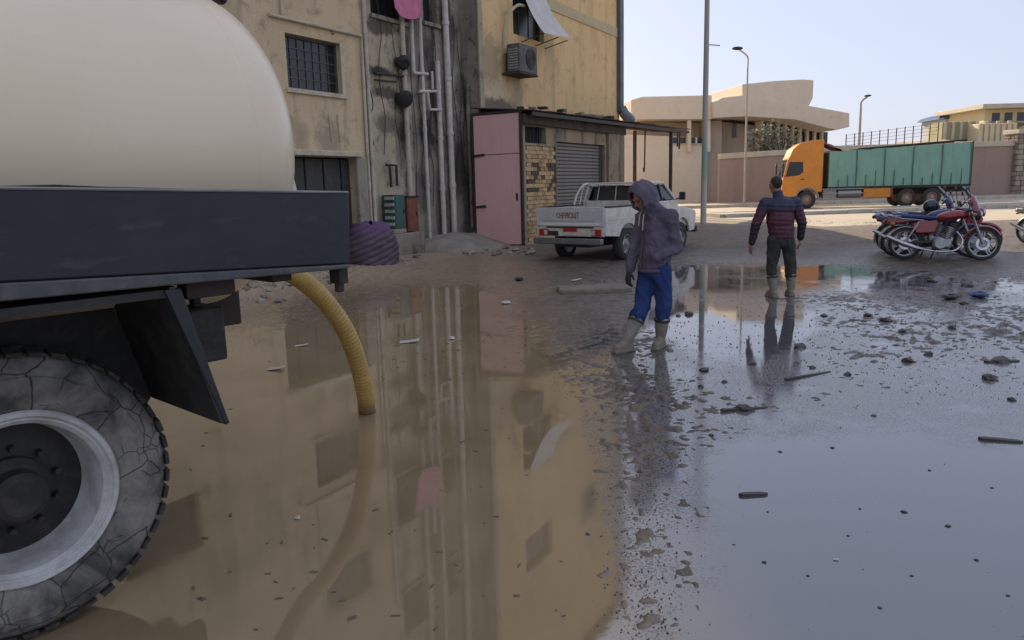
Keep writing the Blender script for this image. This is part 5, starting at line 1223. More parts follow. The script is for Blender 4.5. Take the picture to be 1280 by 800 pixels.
# hooded top
mb = MB(); bowl(mb, hc + V((.018, .005, .014)) + hf * .022, (.148, .148, .170), hf, 127, .15); mb.ell(nb + F * .055 + V((0, 0, .0)), (.10, .10, .065)); mb.cap(nb + F * .06 + V((0, 0, -.06)), nb + F * .075 + V((0, 0, .03)), .07, .055)
mb.cap(nb + V((.03, .02, -.02)), hc + V((.05, .03, -.03)), .088, .095); mb.ell(nb + V((.0, -.02, -.005)), (.115, .105, .07))
mb.ell(chest + V((0, 0, .07)), (.175, .150, .17)); mb.ell(chest + V((.005, -.005, -.08)), (.172, .155, .21)); mb.ell(pel + V((.008, -.005, .12)), (.172, .155, .20)); mb.ell(pel + V((.0, 0, .0)), (.172, .155, .085))
mb.cap(nb - V((-.01, 0, .07)), shL, .085, .085); mb.cap(nb - V((0, 0, .07)), shR, .08, .08)
mb.cap(shL, elL, .074, .060, 14); mb.cap(elL, haL, .060, .050, 14); mb.cap(shR, elR, .078, .064, 14); mb.cap(elR, haR + (elR - haR).normalized() * .03, .062, .048, 14)
hoodm = cloth('purple_grey_fleece', (.145, .125, .165), (.105, .09, .12), 7)
hood1 = grow(mb, 'hooded_top', hoodm, p1, .0095, 6, folds(.030, 6.5, 3, .8))
m = MB(); m.tube([pel + V((.160 * math.cos(a), .143 * math.sin(a), -.040)) for a in [2 * math.pi * k / 32 for k in range(33)]], .016, 8, False); m.build('hem_band', hoodm, hood1)
zm = pm('pale_drawcord', (.55, .50, .48), rough=.8)
for k, q in enumerate((-.028, .022)):
    a = nb + F * .125 + Lf * q + V((0, 0, -.005)); m = MB(); m.tube(smooth_path([a, a + F * .05 + V((0, 0, -.06)), a + F * .065 + V((0, 0, -.16 - .04 * k))], 5), .006, 6); m.build('drawcord', zm, hood1)
m = MB(); m.tube(smooth_path([chest + F * .19 + V((0, 0, .05)), chest + F * .205 + V((0, 0, -.10)), pel + F * .20 + V((0, 0, .10)), pel + F * .185 + V((0, 0, -.02))], 6), .006, 6); m.build('zip', blackplastic, hood1)
pk = pel + F * .165 + Lf * .10; m = MB(); m.tube(smooth_path([pk + V((0, 0, .20)) + F * .01, pk + V((0, 0, .12)) + F * .02 + Lf * .02, pk + V((0, 0, .04)) + Lf * .035], 5), .010, 6); m.build('pocket_edge', hoodm, hood1)
# trousers
mb = MB(); mb.ell(pel + V((0, 0, -.04)), (.165, .145, .13))
for a, b, c_ in ((hipL, knL, anL), (hipR, knR, anR)):
    mb.cap(a, b, .104, .082, 16); mb.cap(b, b + (c_ - b) * .30, .086, .083, 16)
grow(mb, 'trousers', cloth('blue_work_trousers', (.032, .062, .185), (.022, .042, .125), 8, .85), p1, .0095, 5, folds(.030, 7, 5, .5))
boot(p1, anL, F + V((.35, 0, 0)), anL + (knL - anL) * .56); boot(p1, anR, F + V((-.3, 0, 0)), anR + (knR - anR) * .56)
mb = MB(); hand(mb, haR, (haR - elR) + V((0, 0, -.1)), -F + V((.3, 0, 0)), 1, .7); mb.cap(haR - (haR - elR).normalized() * .05, haR, .030, .028)
gl = grow(mb, 'glove', pm('dark_glove', (.035, .032, .032), rough=.8, scale=20), p1, .0055, 2); 
for v in gl.data.vertices: v.co += v.normal * .0025

# ---- person seen from behind in a quilted jacket
o2 = G(971, 371); p2 = empty('person', (o2.x, o2.y, -.02), 0, 'person in a navy and maroon quilted jacket walking away through the puddle', 'person')
F = V((-.18, .98, 0)).normalized(); Lf = V((-F.y, F.x, 0))            # left is to the left of the picture
pel = V((.04, 0, .90)); chest = V((.005, .0, 1.22)); nb = V((-.015, .02, 1.47)); hc = V((-.055, .055, 1.635))
shL, shR = V((-.215, .0, 1.385)), V((.225, .02, 1.385)); elL, haL = V((-.335, .01, 1.08)), V((-.375, .05, .80)); elR, haR = V((.335, .02, 1.09)), V((.335, .06, .86))
hipL, hipR = V((-.055, 0, .86)), V((.125, 0, .86)); knL, anL = V((-.085, .02, .47)), V((-.06, -.02, .12)); knR, anR = V((.20, .05, .48)), V((.225, .06, .12))
mb = MB(); hf = (F + V((-.25, 0, -.28))).normalized(); Ph, hr = head(mb, hc, hf, V((0, 0, 1)))
mb.cap(nb, hc + V((.01, -.02, -.05)), .056, .054); mb.cap(nb - V((0, 0, .05)), chest, .09, .13); mb.cap(chest, pel, .13, .12)
for a, b, c_ in ((shL, elL, haL), (shR, elR, haR)): mb.cap(nb - V((0, 0, .08)), a, .06, .055); mb.cap(a, b, .048, .040); mb.cap(b, c_, .040, .028)
for a, b, c_ in ((hipL, knL, anL), (hipR, knR, anR)): mb.cap(a, b, .080, .055); mb.cap(b, c_, .052, .036); mb.cap(c_, c_ + F * .06 - V((0, 0, .05)), .032, .024)
hand(mb, haL, (haL - elL), V((.8, .3, 0)), 1, .55); hand(mb, haR, (haR - elR), V((-.8, .3, 0)), -1, .55)
body2 = grow(mb, 'body', skinm, p2, .0075, 3)
for q in (-1, 1):
    m = MB(); m.ell(Ph(q * .031, .081, .006), (.011, .008, .007), 10, 6, hr); m.build('eye', pm('eye_dark', (.03, .022, .018), rough=.2), body2)
mb = MB(); bowl(mb, Ph(0, -.022, .028), (.083, .100, .100), (hf + V((0, 0, -.55))).normalized(), 100, .2, 24, 12)
grow(mb, 'hair', pm('dark_hair', (.018, .014, .012), (.03, .024, .02), rough=.7, scale=30, bump=.6, bscale=120), p2, .008, 2, folds(.005, 30))
t = NT('quilted_jacket'); zc = t.sep(t.co()); n1 = t.noise(7, 6, .6); n2 = t.noise(150, 3, .6)
up_ = t.ramp(t.math('ADD', zc[2], t.math('MULTIPLY', n1, .01)), [(0.0, (.030, .012, .022)), (.5, (.030, .012, .022))])
g = t.math('GREATER_THAN', zc[2], 1.295); cj = t.mix(g, (.095, .022, .040), (.026, .028, .070))
low = t.math('MULTIPLY', t.math('LESS_THAN', zc[2], 1.10), t.math('GREATER_THAN', t.math('ABSOLUTE', t.math('SUBTRACT', zc[0], .0)), .262))
cj = t.mix(low, cj, (.020, .018, .022)); cj = t.mix(t.ramp(n1, [(.3, .35), (.7, 0.0)]), cj, (.03, .014, .025))
jm = t.set(color=cj, rough=.6, normal=t.bump(n2, .15, .002))
mb = MB(); mb.ell(chest + V((0, 0, .10)), (.225, .150, .16)); mb.ell(chest + V((.005, 0, -.08)), (.205, .155, .22)); mb.ell(pel + V((-.01, 0, .10)), (.195, .155, .17)); mb.ell(pel + V((0, 0, .02)), (.185, .15, .09))
mb.cap(nb - V((0, 0, .10)), shL, .085, .085); mb.cap(nb - V((0, 0, .10)), shR, .085, .085); mb.cap(nb - V((0, 0, .03)), nb + V((-.01, .01, .045)), .078, .070)
for a, b, c_ in ((shL, elL, haL), (shR, elR, haR)): mb.cap(a, b, .085, .068, 14); mb.cap(b, c_ + (b - c_).normalized() * .02, .066, .050, 14)
qf = folds(.009, 10, 8)
def quilt(co, n): return qf(co, n) + .006 * abs(math.sin((co.z + .01 * math.sin(co.x * 9)) * math.pi / .066)) - .003
grow(mb, 'jacket', jm, p2, .0085, 4, quilt)
mb = MB(); mb.ell(pel + V((0, 0, -.04)), (.168, .135, .13))
for a, b, c_ in ((hipL, knL, anL), (hipR, knR, anR)): mb.cap(a, b, .108, .082, 16); mb.cap(b, b + (c_ - b) * .60, .080, .074, 16)
grow(mb, 'trousers', cloth('dark_olive_trousers', (.062, .058, .050), (.042, .040, .036), 8, .9, .26), p2, .0095, 5, folds(.026, 7, 2, .5))
boot(p2, anL, F, anL + (knL - anL) * .55); boot(p2, anR, F + V((.25, 0, 0)), anR + (knR - anR) * .55)

# ================================================================== poles and the far side of the road
galv = pm('galvanised_pole', (.42, .40, .36), (.33, .31, .275), rough=.55, scale=1.5, dirt=.25)
bp = G(879, 284, .18)
pole = empty('utility_pole', (bp.x, bp.y, 0), 0, 'tall pale steel pole with a greenish middle between pickup and walking person', 'pole')
t = NT('pole_paint'); z = t.sep(t.co())[2]; n1 = t.noise(3, 6, .6)
cz = t.ramp(t.math('ADD', t.math('MULTIPLY', z, .1), t.math('MULTIPLY', n1, .02)), [(.165, (.44, .42, .36)), (.19, (.26, .36, .29)), (.29, (.22, .34, .28)), (.33, (.38, .37, .33))])
pm_ = t.set(color=cz, rough=.6)
m = MB(); m.tube([(0, 0, 0), (0, 0, 5), (0, 0, 10.5)], [.098, .086, .066], 14); m.build('shaft', pm_, pole)
m = MB(); m.box((0, 0, .06), (.5, .5, .12)); m.build('base_block', kerbm, pole, bevel=.02)
m = MB(); m.bar((0, 0, 6.0), (.42, -.05, 5.95), .03, .03); m.build('step_bracket', galv, pole)
def street_lamp(name, loc, h, arm, label, armdir, r=.060):
    e = empty(name, loc, 0, label, 'street lamp', 'street lamps along the far road')
    m = MB(); m.tube([(0, 0, 0), (0, 0, h * .6), (0, 0, h - .9)], [r, r * .85, r * .7], 12); m.build('post', galv, e)
    d = V(armdir).normalized()
    m = MB(); m.tube(smooth_path([V((0, 0, h - .9)), V((0, 0, h - .45)), V((0, 0, h - .25)) + d * .12, V((0, 0, h - .02)) + d * .45, V((0, 0, h + .05)) + d * arm], 6), r * .62, 10); m.build('arm', galv, e)
    m = MB(); q = V((0, 0, h + .06)) + d * arm; m.ell(q + d * .18, (.34, .34, .11)[:3] if False else (.30, .16, .09), 14, 8, Matrix.Rotation(math.atan2(d.y, d.x), 3, 'Z')); m.build('lamp_head', blackplastic, e)
    m = MB(); m.cyl((0, 0, 0), (0, 0, .35), r * 1.5, r * 1.2, 12); m.build('base', galv, e)
    return e
lp = at(930, 258, 41.0); lz = at(930, 62, 41.0).z
street_lamp('street_lamp', (lp.x, lp.y, .44), lz - .44, .40, 'thin street lamp with its arm bent left in front of the pale far building', (-1, -.1, 0))
lp = at(1074, 175, 66); lz = at(1076, 122, 66).z
street_lamp('street_lamp', (lp.x, lp.y, .05), lz, .30, 'distant street lamp rising behind the teal truck body', (.9, -.6, 0), .13)

# boundary wall of the far side
mauve = plaster('mauve_render', (.36, .265, .22), (.32, .235, .195), (.24, .175, .145), .3)
capm = pm('wall_cap', (.52, .46, .36), (.44, .39, .30), rough=.9, scale=2)
def far_wall(name, pts_px, Y, label, th=.25, capped=True):
    """pts_px: (px, top py) along the wall at n distance Y beyond the kerb line"""
    a, b = pts_px
    def base(px):
        d = ray(px, 240); d = V((d.x, d.y, 0)); o = RP(0, Y); n = RN; k = o.dot(n) / d.dot(n); return d * k
    A, B = base(a[0]), base(b[0]); za = on_plane(a[0], a[1], A, RN).z; zb = on_plane(b[0], b[1], B, RN).z
    e = empty(name, (A.x, A.y, 0), ROADA, label, 'wall'); L = (B - A).length
    m = MB(); m.add([(0, 0, 0), (L, 0, 0), (L, 0, zb), (0, 0, za), (0, th, 0), (L, th, 0), (L, th, zb), (0, th, za)], [(0, 1, 2, 3), (7, 6, 5, 4), (0, 4, 5, 1), (1, 5, 6, 2), (2, 6, 7, 3), (3, 7, 4, 0)]); m.build('wall_face', mauve, e, smooth=0)
    n = max(1, int(L / 3.2))
    for k in range(n):
        x0, x1 = L * k / n + .01, L * (k + 1) / n - .01; z0 = za + (zb - za) * k / n; z1 = za + (zb - za) * (k + 1) / n
        if capped:
            m = MB(); m.add([(x0, -.08, z0), (x1, -.08, z1), (x1, -.08, z1 + .30), (x0, -.08, z0 + .30), (x0, th + .08, z0), (x1, th + .08, z1), (x1, th + .08, z1 + .30), (x0, th + .08, z0 + .30)], [(0, 1, 2, 3), (7, 6, 5, 4), (0, 4, 5, 1), (1, 5, 6, 2), (2, 6, 7, 3), (3, 7, 4, 0)]); m.build('coping_stone', capm, e, smooth=0, bevel=.02)
    m = MB(); m.bb(-.0, L, -.04, -.003, 0, .42); m.build('plinth', pm('wall_plinth', (.20, .165, .14), (.16, .13, .11), rough=.9), e)
    return e
far_wall('boundary_wall', ((899, 199), (1010, 192)), 13.6, 'mauve boundary wall with a cream cap left of the orange cab')
w2 = far_wall('boundary_wall', ((1011, 190), (1274, 182)), 13.2, 'long mauve boundary wall running behind the teal truck body')
gp = G(1262, 300); 
pp = on_plane(1268, 240, RP(0, 12.9), RN); pt_ = on_plane(1268, 165, RP(0, 12.9), RN).z
pe = empty('stone_pillar', (pp.x, pp.y, 0), ROADA, 'rough stone pillar ending the boundary wall at the right edge', 'pillar')
rn = random.Random(21); stm = [pm('pillar_stone', (.36, .30, .235), (.25, .21, .165), rough=.95, scale=4, bump=.6), pm('pillar_stone_dark', (.24, .20, .165), (.17, .145, .12), rough=.95, scale=4, bump=.6)]
m = MB(); m.bb(.07, .93, .07, .93, 0, pt_ - .1); m.build('core', mauve, pe, smooth=0)
zc_ = 0
while zc_ < pt_ - .1:
    h_ = rn.uniform(.26, .36); x = 0
    while x < .95:
        w_ = min(rn.uniform(.26, .46), 1.0 - x); m = MB(); m.box((x + w_ / 2, .05, zc_ + h_ / 2), (w_ - .03, .12 + rn.uniform(0, .05), h_ - .03)); m.build('stone', stm[rn.randrange(2)], pe, smooth=0, bevel=.03)
        m = MB(); m.box((.02, x + w_ / 2, zc_ + h_ / 2), (.12 + rn.uniform(0, .05), w_ - .03, h_ - .03)); m.build('stone', stm[rn.randrange(2)], pe, smooth=0, bevel=.03)
        x += w_
    zc_ += h_
m = MB(); m.bb(-.12, 1.12, -.12, 1.12, pt_ - .1, pt_ + .15); m.build('pillar_cap', capm, pe, bevel=.03)

# ------------------------------------------------------------------ the low pale building across the road
FBY = 21.0
fb_o = on_plane(925, 250, RP(0, FBY), RN); fb = empty('villa_building', (fb_o.x, fb_o.y, 0), ROADA, 'pale flat-roofed modern building with deep roof band across the road', 'building')
def FBp(px, py, dn=0.0):
    p = on_plane(px, py, RP(0, FBY + dn), RN) - V((fb_o.x, fb_o.y, 0)); return (p.dot(RD), p.z)
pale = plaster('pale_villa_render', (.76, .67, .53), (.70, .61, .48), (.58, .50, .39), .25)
shadep = plaster('villa_shaded_render', (.46, .385, .30), (.41, .34, .265), (.32, .265, .21), .3)  # shaded copy of the pale render, with the shade put into its colour
def fprism(pxs, y0, y1, name, mat_, par=None, bevel=.04, dn=0.0):
    m = MB(); m.prism([FBp(x, y, dn) for x, y in pxs], 'y', y0 + dn, y1 + dn); return m.build(name, mat_, par or fb, smooth=0, bevel=bevel)
fprism([(780, 262), (780, 168), (884, 172), (884, 262)], 0, 9, 'left_wing', pale)
fprism([(786, 126), (800, 122), (886, 120), (886, 150), (786, 150)], -.5, 9, 'left_parapet', pale)
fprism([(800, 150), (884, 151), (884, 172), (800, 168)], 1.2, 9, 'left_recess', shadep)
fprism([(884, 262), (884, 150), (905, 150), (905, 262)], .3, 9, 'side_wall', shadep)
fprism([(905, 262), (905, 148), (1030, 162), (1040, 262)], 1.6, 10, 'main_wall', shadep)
fprism([(886, 149), (886, 129), (896, 124), (922, 121), (1008, 135), (1052, 143), (1052, 160), (1035, 164), (985, 151), (925, 147)], -.9, 9, 'roof_band', pale)
fprism([(922, 123), (922, 107), (960, 103), (996, 101), (1010, 102), (1009, 124), (1003, 136)], -.7, 7, 'upper_block', pale)
for (x0, x1) in ((837, 846), (850, 857), (861, 869), (872, 880)):
    f = FBp(x0, 152); g_ = FBp(x1, 187); m = MB(); m.bb(f[0], g_[0], 1.12 if False else -.03, -.005, g_[1] + .4, f[1] - 1.0); wv = m.build('window', plasterglass, fb, bevel=.01)
    m = MB(); m.bb(f[0] - .06, g_[0] + .06, -.06, -.031, g_[1] + .3, g_[1] + .4); m.build('sill', capm, wv)
for x in (858, 882):
    fprism([(x, 150), (x + 3.5, 150), (x + 3.5, 190), (x, 190)], -.35, -.05, 'column', pale, bevel=.02)
f = FBp(916, 150, 1.6); g_ = FBp(920, 172, 1.6); m = MB(); m.bb(f[0], g_[0], 1.55, 1.59, g_[1], f[1]); m.build('slit_window', plasterglass, fb)
for k, x in enumerate((962, 972, 981, 990, 999, 1008, 1017, 1026)):
    t0 = 152 + k * 1.6; f = FBp(x, t0 + 2, 1.6); g_ = FBp(x + 6.5, 196, 1.6); m = MB(); m.bb(f[0], g_[0], 1.50, 1.59, g_[1], f[1]); wv = m.build('window', plasterglass, fb, bevel=.01)
    m = MB(); m.bb(f[0] - .16, f[0] - .03, 1.2, 1.595, g_[1], f[1] + .1); m.build('mullion', pale, wv, bevel=.01)
    m = MB(); z_ = (g_[1] + f[1]) / 2; m.bb(f[0], g_[0], 1.47, 1.499, z_ - .05, z_ + .05); m.build('transom', pale, wv)
fprism([(957, 262), (957, 150), (960, 150), (960, 262)], .6, 1.5, 'column', pale, bevel=.02)

# shrubs over the boundary wall
leafm = None
t = NT('dusty_leaf'); oi = t.n('ShaderNodeObjectInfo'); n1 = t.noise(1.2, 5, .6)
leafm = t.set(color=t.mix(t.ramp(n1, [(.35, 0.0), (.65, 1.0)]), (.15, .155, .085), (.26, .245, .16)), rough=.8)
def shrub(name, c, rx, rz, n, label, seed):
    rn = random.Random(seed); e = empty(name, c, 0, label, 'shrub', 'shrubs behind the boundary wall')
    m = MB()
    for k in range(5):
        a = rn.uniform(0, 6.28); tip = V((rx * .7 * math.cos(a), rx * .5 * math.sin(a), rz * rn.uniform(1.0, 1.7))); m.tube([V((0, 0, 0)), tip * .5 + V((.1, 0, .1)), tip], [.06, .04, .015], 6)
    st_ = m.build('stem', pm('shrub_stem', (.13, .10, .07), rough=.9), e); st_['kind'] = 'stuff'
    m = MB(); cl_ = [(V((rn.uniform(-rx, rx) * .75, rn.uniform(-rx, rx) * .45, rz * rn.uniform(.3, 1.75))), rn.uniform(.25, .55) * rz) for _ in range(16)]
    for k in range(n):
        cc, cr = cl_[rn.randrange(16)]; d = V((rn.gauss(0, 1), rn.gauss(0, 1), rn.gauss(0, 1))).normalized() * cr * rn.random() ** .4; p = cc + d
        u = V((rn.gauss(0, 1), rn.gauss(0, 1), rn.gauss(0, 1))).normalized(); w = u.orthogonal().normalized(); s = rn.uniform(.07, .15)
        m.add([p - u * s, p + w * s * .45, p + u * s, p - w * s * .45], [(0, 1, 2, 3)])
    fo = m.build('foliage', leafm, e, smooth=0); fo['kind'] = 'stuff'
    return e
for i, (px, py, rx, rz, lab) in enumerate(((951, 196, 1.5, 1.35, 'sparse grey-green shrub rising over the wall nearest the thin lamp post'), (974, 196, 1.3, 1.5, 'tall dusty shrub rising over the wall just left of the orange cab'))):
    p = on_plane(px, py, RP(0, 15.5), RN); shrub('shrub', (p.x, p.y, p.z - .4), rx * .72, rz * .8, 800, lab, i + 4)
for i, sp in enumerate(((1190, 238), )):
    pass

# ------------------------------------------------------------------ dry slope, fence and hill houses behind the truck
def hill(u, v):
    px = 1030 + 420 * u; d = ray(px, 220); d = V((d.x, d.y, 0)) / d.y
    Y = 66 + 90 * v; top = np.interp(px, [1030, 1060, 1110, 1150, 1180, 1240, 1300, 1450], [3.0, 3.6, 4.4, 4.9, 5.0, 4.5, 4.0, 4.0])
    p = d * Y; z = top * (Y / 82.0) * min(1, (v * 5.0 + .35)) if v < .2 else top * (66 + 90 * .2) / 82.0 * 1.05
    return (p.x, p.y, (z if v > 0 else -.3) + .5 * mnoise.noise(V((p.x * .15, p.y * .15, 0))) + .22 * mnoise.noise(V((p.x * .6, p.y * .6, 3))))
m = MB(); m.grid(hill, 60, 30); tag(m.build('hill', pm('dry_slope', (.42, .345, .225), (.34, .275, .175), rough=.95, scale=.35, bump=.5, bscale=3, dist=.1), None, smooth=60), 'dry tan slope rising behind the boundary wall', 'hill', kind='structure')
# mesh fence on posts along the slope foot
fe = empty('mesh_fence', RP(0, 24), ROADA, 'thin wire mesh fence on posts along the slope above the truck', 'fence')
def FEp(px, py): p = on_plane(px, py, RP(0, 24), RN) - RP(0, 24); return p.dot(RD), p.z
fpx = [1058 + 10.5 * k for k in range(12)]
for k, px in enumerate(fpx):
    x, z = FEp(px, 168 - (px - 1058) * .13); x2, z2 = FEp(px, 190); m = MB(); m.cyl((x, 0, 0), (x, 0, z), .035, None, 6); m.build('fence_post', rustm, fe)
for q in range(4):
    a = FEp(fpx[0], 169 + q * 4.2); b = FEp(fpx[-1], 154.5 + q * 4.2); m = MB(); m.tube([(a[0], 0, a[1]), (b[0], 0, b[1])], .011, 5); m.build('fence_wire', rustm, fe)
def hillhouse(pxa, pxb, pyt, pyb, Y, depth, name, mat_, label, cat):
    a = at(pxa, pyb, Y); b = at(pxb, pyb, Y); t_ = at((pxa + pxb) / 2, pyt, Y).z; zb = min(a.z, b.z)
    e = empty(name, (a.x, a.y, 0), math.atan2(b.y - a.y, b.x - a.x), label, cat); W = (b - a).xy.length
    m = MB(); m.bb(0, W, 0, depth, 0, t_); m.build('wall', mat_, e, smooth=0, bevel=.05); return e, W, zb, t_
yellowh = pm('hill_house_yellow', (.60, .50, .30), (.54, .45, .26), rough=.9, scale=.6)
e, W, zb, zt = hillhouse(1229, 1292, 136, 168, 96, 9, 'hill_house', yellowh, 'yellow house with a flat overhanging roof on the slope at far right', 'house')
m = MB(); m.bb(-1.0, W + 1, -1.2, 9.5, zt, zt + .55); m.build('roof', capm, e, bevel=.05)
m = MB(); m.bb(.3, W * .75, -.75, -.02, zt - 2.1, zt - 1.75); m.build('balcony_slab', pm('brown_slab', (.20, .13, .075), rough=.9), e, bevel=.02)
for k in range(3):
    x = .9 + k * 1.55; m = MB(); m.bb(x, x + .95, -.05, -.005, zt - 1.5, zt - .45); wv = m.build('window', plasterglass, e)
    m = MB(); m.bb(x - .08, x + 1.03, -.09, -.051, zt - 1.62, zt - 1.5); m.build('sill', capm, wv)
m = MB(); m.bb(1.6, 4.6, -.9, -.05, zt - 3.9, zt - 2.9); m.build('porch_opening', darkin, e)
e, W, zb, zt = hillhouse(1177, 1222, 152, 176, 90, 3, 'retaining_wall', pm('olive_wall', (.34, .315, .18), (.28, .26, .15), rough=.95, scale=.8), 'olive retaining wall on the slope left of the yellow house', 'wall')
for k in range(5):
    x = .25 + k * (W - .5) / 4; m = MB(); m.bb(x - .15, x + .15, -.18, -.01, 0, zt); m.build('buttress', capm, e)
e, W, zb, zt = hillhouse(1221, 1268, 154, 182, 88, 3, 'retaining_wall', pm('cream_rock', (.66, .56, .37), (.56, .47, .30), rough=.95, scale=1.2, bump=.6), 'bright cream retaining wall just below the yellow house', 'wall')
for k in range(7):
    x = .2 + k * (W - .4) / 6; m = MB(); m.bb(x - .2, x + .2, -.2, -.01, 0, zt + .25 * (k % 2)); m.build('buttress', pm('cream_rock', (.66, .56, .37)), e, bevel=.05)
e, W, zb, zt = hillhouse(1181, 1226, 147, 170, 104, 6, 'blue_shed', pm('shed_pale', (.45, .46, .46), rough=.8), 'low shed with a blue roof on the ridge left of the yellow house', 'shed')
m = MB(); m.prism([(-.6, zt - .1), (W + .6, zt - .1), (W * .95, zt + .75), (W * .3, zt + .7), (0, zt + .35)], 'y', -.4, 6.4); m.build('roof', pm('blue_roof', (.05, .10, .21), (.035, .07, .15), rough=.6, scale=1), e, bevel=.03)

# ================================================================== small things lying about
# striped sack bundle
bk_ = G(468, 333); sack = empty('bundle', (bk_.x, bk_.y + .1, .03), R(20), 'bulging purple striped cloth bundle behind the tanker by the wall', 'bundle')
t = NT('purple_striped_cloth'); cx = t.sep(t.co()); n1 = t.noise(4, 5, .6)
wv_ = t.n('ShaderNodeTexWave'); wv_.wave_type = 'BANDS'; wv_.bands_direction = 'Z'; wv_.inputs['Scale'].default_value = 2.6; wv_.inputs['Distortion'].default_value = 2.2; wv_.inputs['Detail'].default_value = 1.5; wv_.inputs['Detail Scale'].default_value = .7
mp_ = t.n('ShaderNodeMapping'); mp_.inputs['Rotation'].default_value = (0, R(22), 0); t.l(t.co(), mp_.inputs[0]); t.l(mp_.outputs[0], wv_.inputs['Vector'])
cs = t.mix(t.ramp(n1, [(.3, 0.0), (.7, 1.0)]), (.125, .095, .115), (.085, .065, .082)); cs = t.mix(t.ramp(wv_.outputs['Fac'], [(.10, .9), (.26, 0.0)]), cs, (.045, .035, .05)); cs = t.mix(t.ramp(cx[2], [(.62, 0.0), (.85, .7)]), cs, (.14, .06, .16))
sackm = t.set(color=cs, rough=.8, normal=t.bump(wv_.outputs['Fac'], .5, .03))
def sk(u, v):
    a = 2 * math.pi * u; z = .95 * v
    r_ = .60 * (1 - max(0, v - .25) ** 2.2 * .75) * (.94 + .07 * math.sin(3 * a + v * 2)) + .007 * math.sin(v * 28 + 2 * math.cos(a)) + .05 * mnoise.noise(V((math.cos(a) * 1.5, math.sin(a) * 1.5, v * 2)))
    if v > .97: r_ *= .25
    if v < .02: r_ *= .92
    return (r_ * math.cos(a) * 1.05 - .10 * v, r_ * .75 * math.sin(a), z + .05 * math.sin(2 * a) * v)
m = MB(); m.grid(sk, 48, 40); m.build('sack_cloth', sackm, sack, smooth=60)
def dr_(u, v): return (-.95 + .50 * v + .10 * u, -.15 + .35 * u + .05 * math.sin(u * 12), 1.42 - 1.30 * v - .25 * u * v)
m = MB(); m.sheet(dr_, 20, 20, (.01, .01, 0)); m.build('draped_cloth', pm('grey_purple_drape', (.22, .18, .20), (.15, .12, .14), rough=.9, scale=6, bump=.5), sack, smooth=60)

def chunk(rn, s, flat=.6):
    """an irregular stone"""
    bm = bmesh.new(); bmesh.ops.create_icosphere(bm, subdivisions=2, radius=1)
    sd = rn.uniform(0, 50)
    for v in bm.verts:
        k = .72 + .55 * mnoise.noise(v.co * 1.2 + V((sd, 0, 0))) + .18 * mnoise.noise(v.co * 3 + V((0, sd, 0)))
        v.co = V((v.co.x * s[0] * k, v.co.y * s[1] * k, max(v.co.z * s[2] * k, -s[2] * .45)))
    me = bpy.data.meshes.new('stone'); bm.to_mesh(me); bm.free(); return me
rubm = [pm('rubble_pale', (.40, .35, .27), (.28, .245, .19), rough=.95, scale=6, bump=.6), pm('rubble_grey', (.24, .215, .185), (.16, .145, .125), rough=.95, scale=6, bump=.6), pm('rubble_dark_wet', (.055, .048, .042), (.09, .08, .068), rough=.45, scale=9, bump=.5)]
rn = random.Random(42)
protos = []
for k in range(9):
    me_ = chunk(rn, (1, rn.uniform(.6, .9), rn.uniform(.4, .7))); me_.materials.append(rubm[k // 3]); protos.append(me_)
def gz(x, y): return float(ground_height(np.array([x]), np.array([y]))[0])
def drop(name, me_, x, y, s, label, cat, group=None, zoff=0.0, rz=None):
    o = bpy.data.objects.new(name, me_); col.objects.link(o); z = max(gz(x, y), 0.0) + s * .15 + zoff
    o.location = (x, y, z); o.scale = (s, s, s); o.rotation_euler = (rn.uniform(-.2, .2), rn.uniform(-.2, .2), rn.uniform(0, 6.28) if rz is None else rz)
    return tag(o, label, cat, group)
# rubble at the wall foot between bundle and pickup
for k in range(46):
    px = rn.uniform(498, 665); py = 316 + rn.gauss(0, 4); p = G(px, py)
    drop('rubble_stone', protos[rn.randrange(6)], p.x, p.y, rn.uniform(.06, .20), 'broken rubble stone lying along the foot of the stained wall', 'stone', 'rubble along the wall foot')
# pale rubble bank seen under the truck bed
for k in range(70):
    px = rn.uniform(236, 425); py = rn.uniform(346, 382) if px < 360 else rn.uniform(343, 364); p = G(px, py)
    drop('rubble_stone', protos[rn.randrange(3) if rn.random() < .75 else 3 + rn.randrange(3)], p.x, p.y, rn.uniform(.035, .13), 'pale rubble stone on the bank seen below the truck bed', 'stone', 'rubble bank below the truck bed', .01)
# concrete slab and its fellows in front of the pickup
p = G(742, 364); slab = empty('concrete_slab', (p.x, p.y, gz(p.x, p.y) - .01), R(4), 'long flat concrete slab on the mud in front of the pickup tail', 'slab')
def slabf(u, v):
    a = 2 * math.pi * u; c_, s_ = math.cos(a), math.sin(a); q = 1 / max(abs(c_) ** 6 + abs(s_) ** 6, 1e-6) ** (1 / 6)
    k = 1 + .06 * mnoise.noise(V((c_ * 3, s_ * 3, 5))); z = .075 * v
    ins = 1 - .05 * max(0, v - .8) / .2
    return (.58 * c_ * q * k * ins, .30 * s_ * q * k * ins, z + .008 * mnoise.noise(V((c_ * 4, s_ * 4, v))))
m = MB(); m.grid(slabf, 64, 8); m.add([slabf(k / 64, 1.0) for k in range(64)], [tuple(range(64))]); m.build('slab_body', pm('muddy_concrete', (.24, .20, .15), (.17, .14, .105), rough=.8, scale=5, bump=.5), slab, smooth=50)
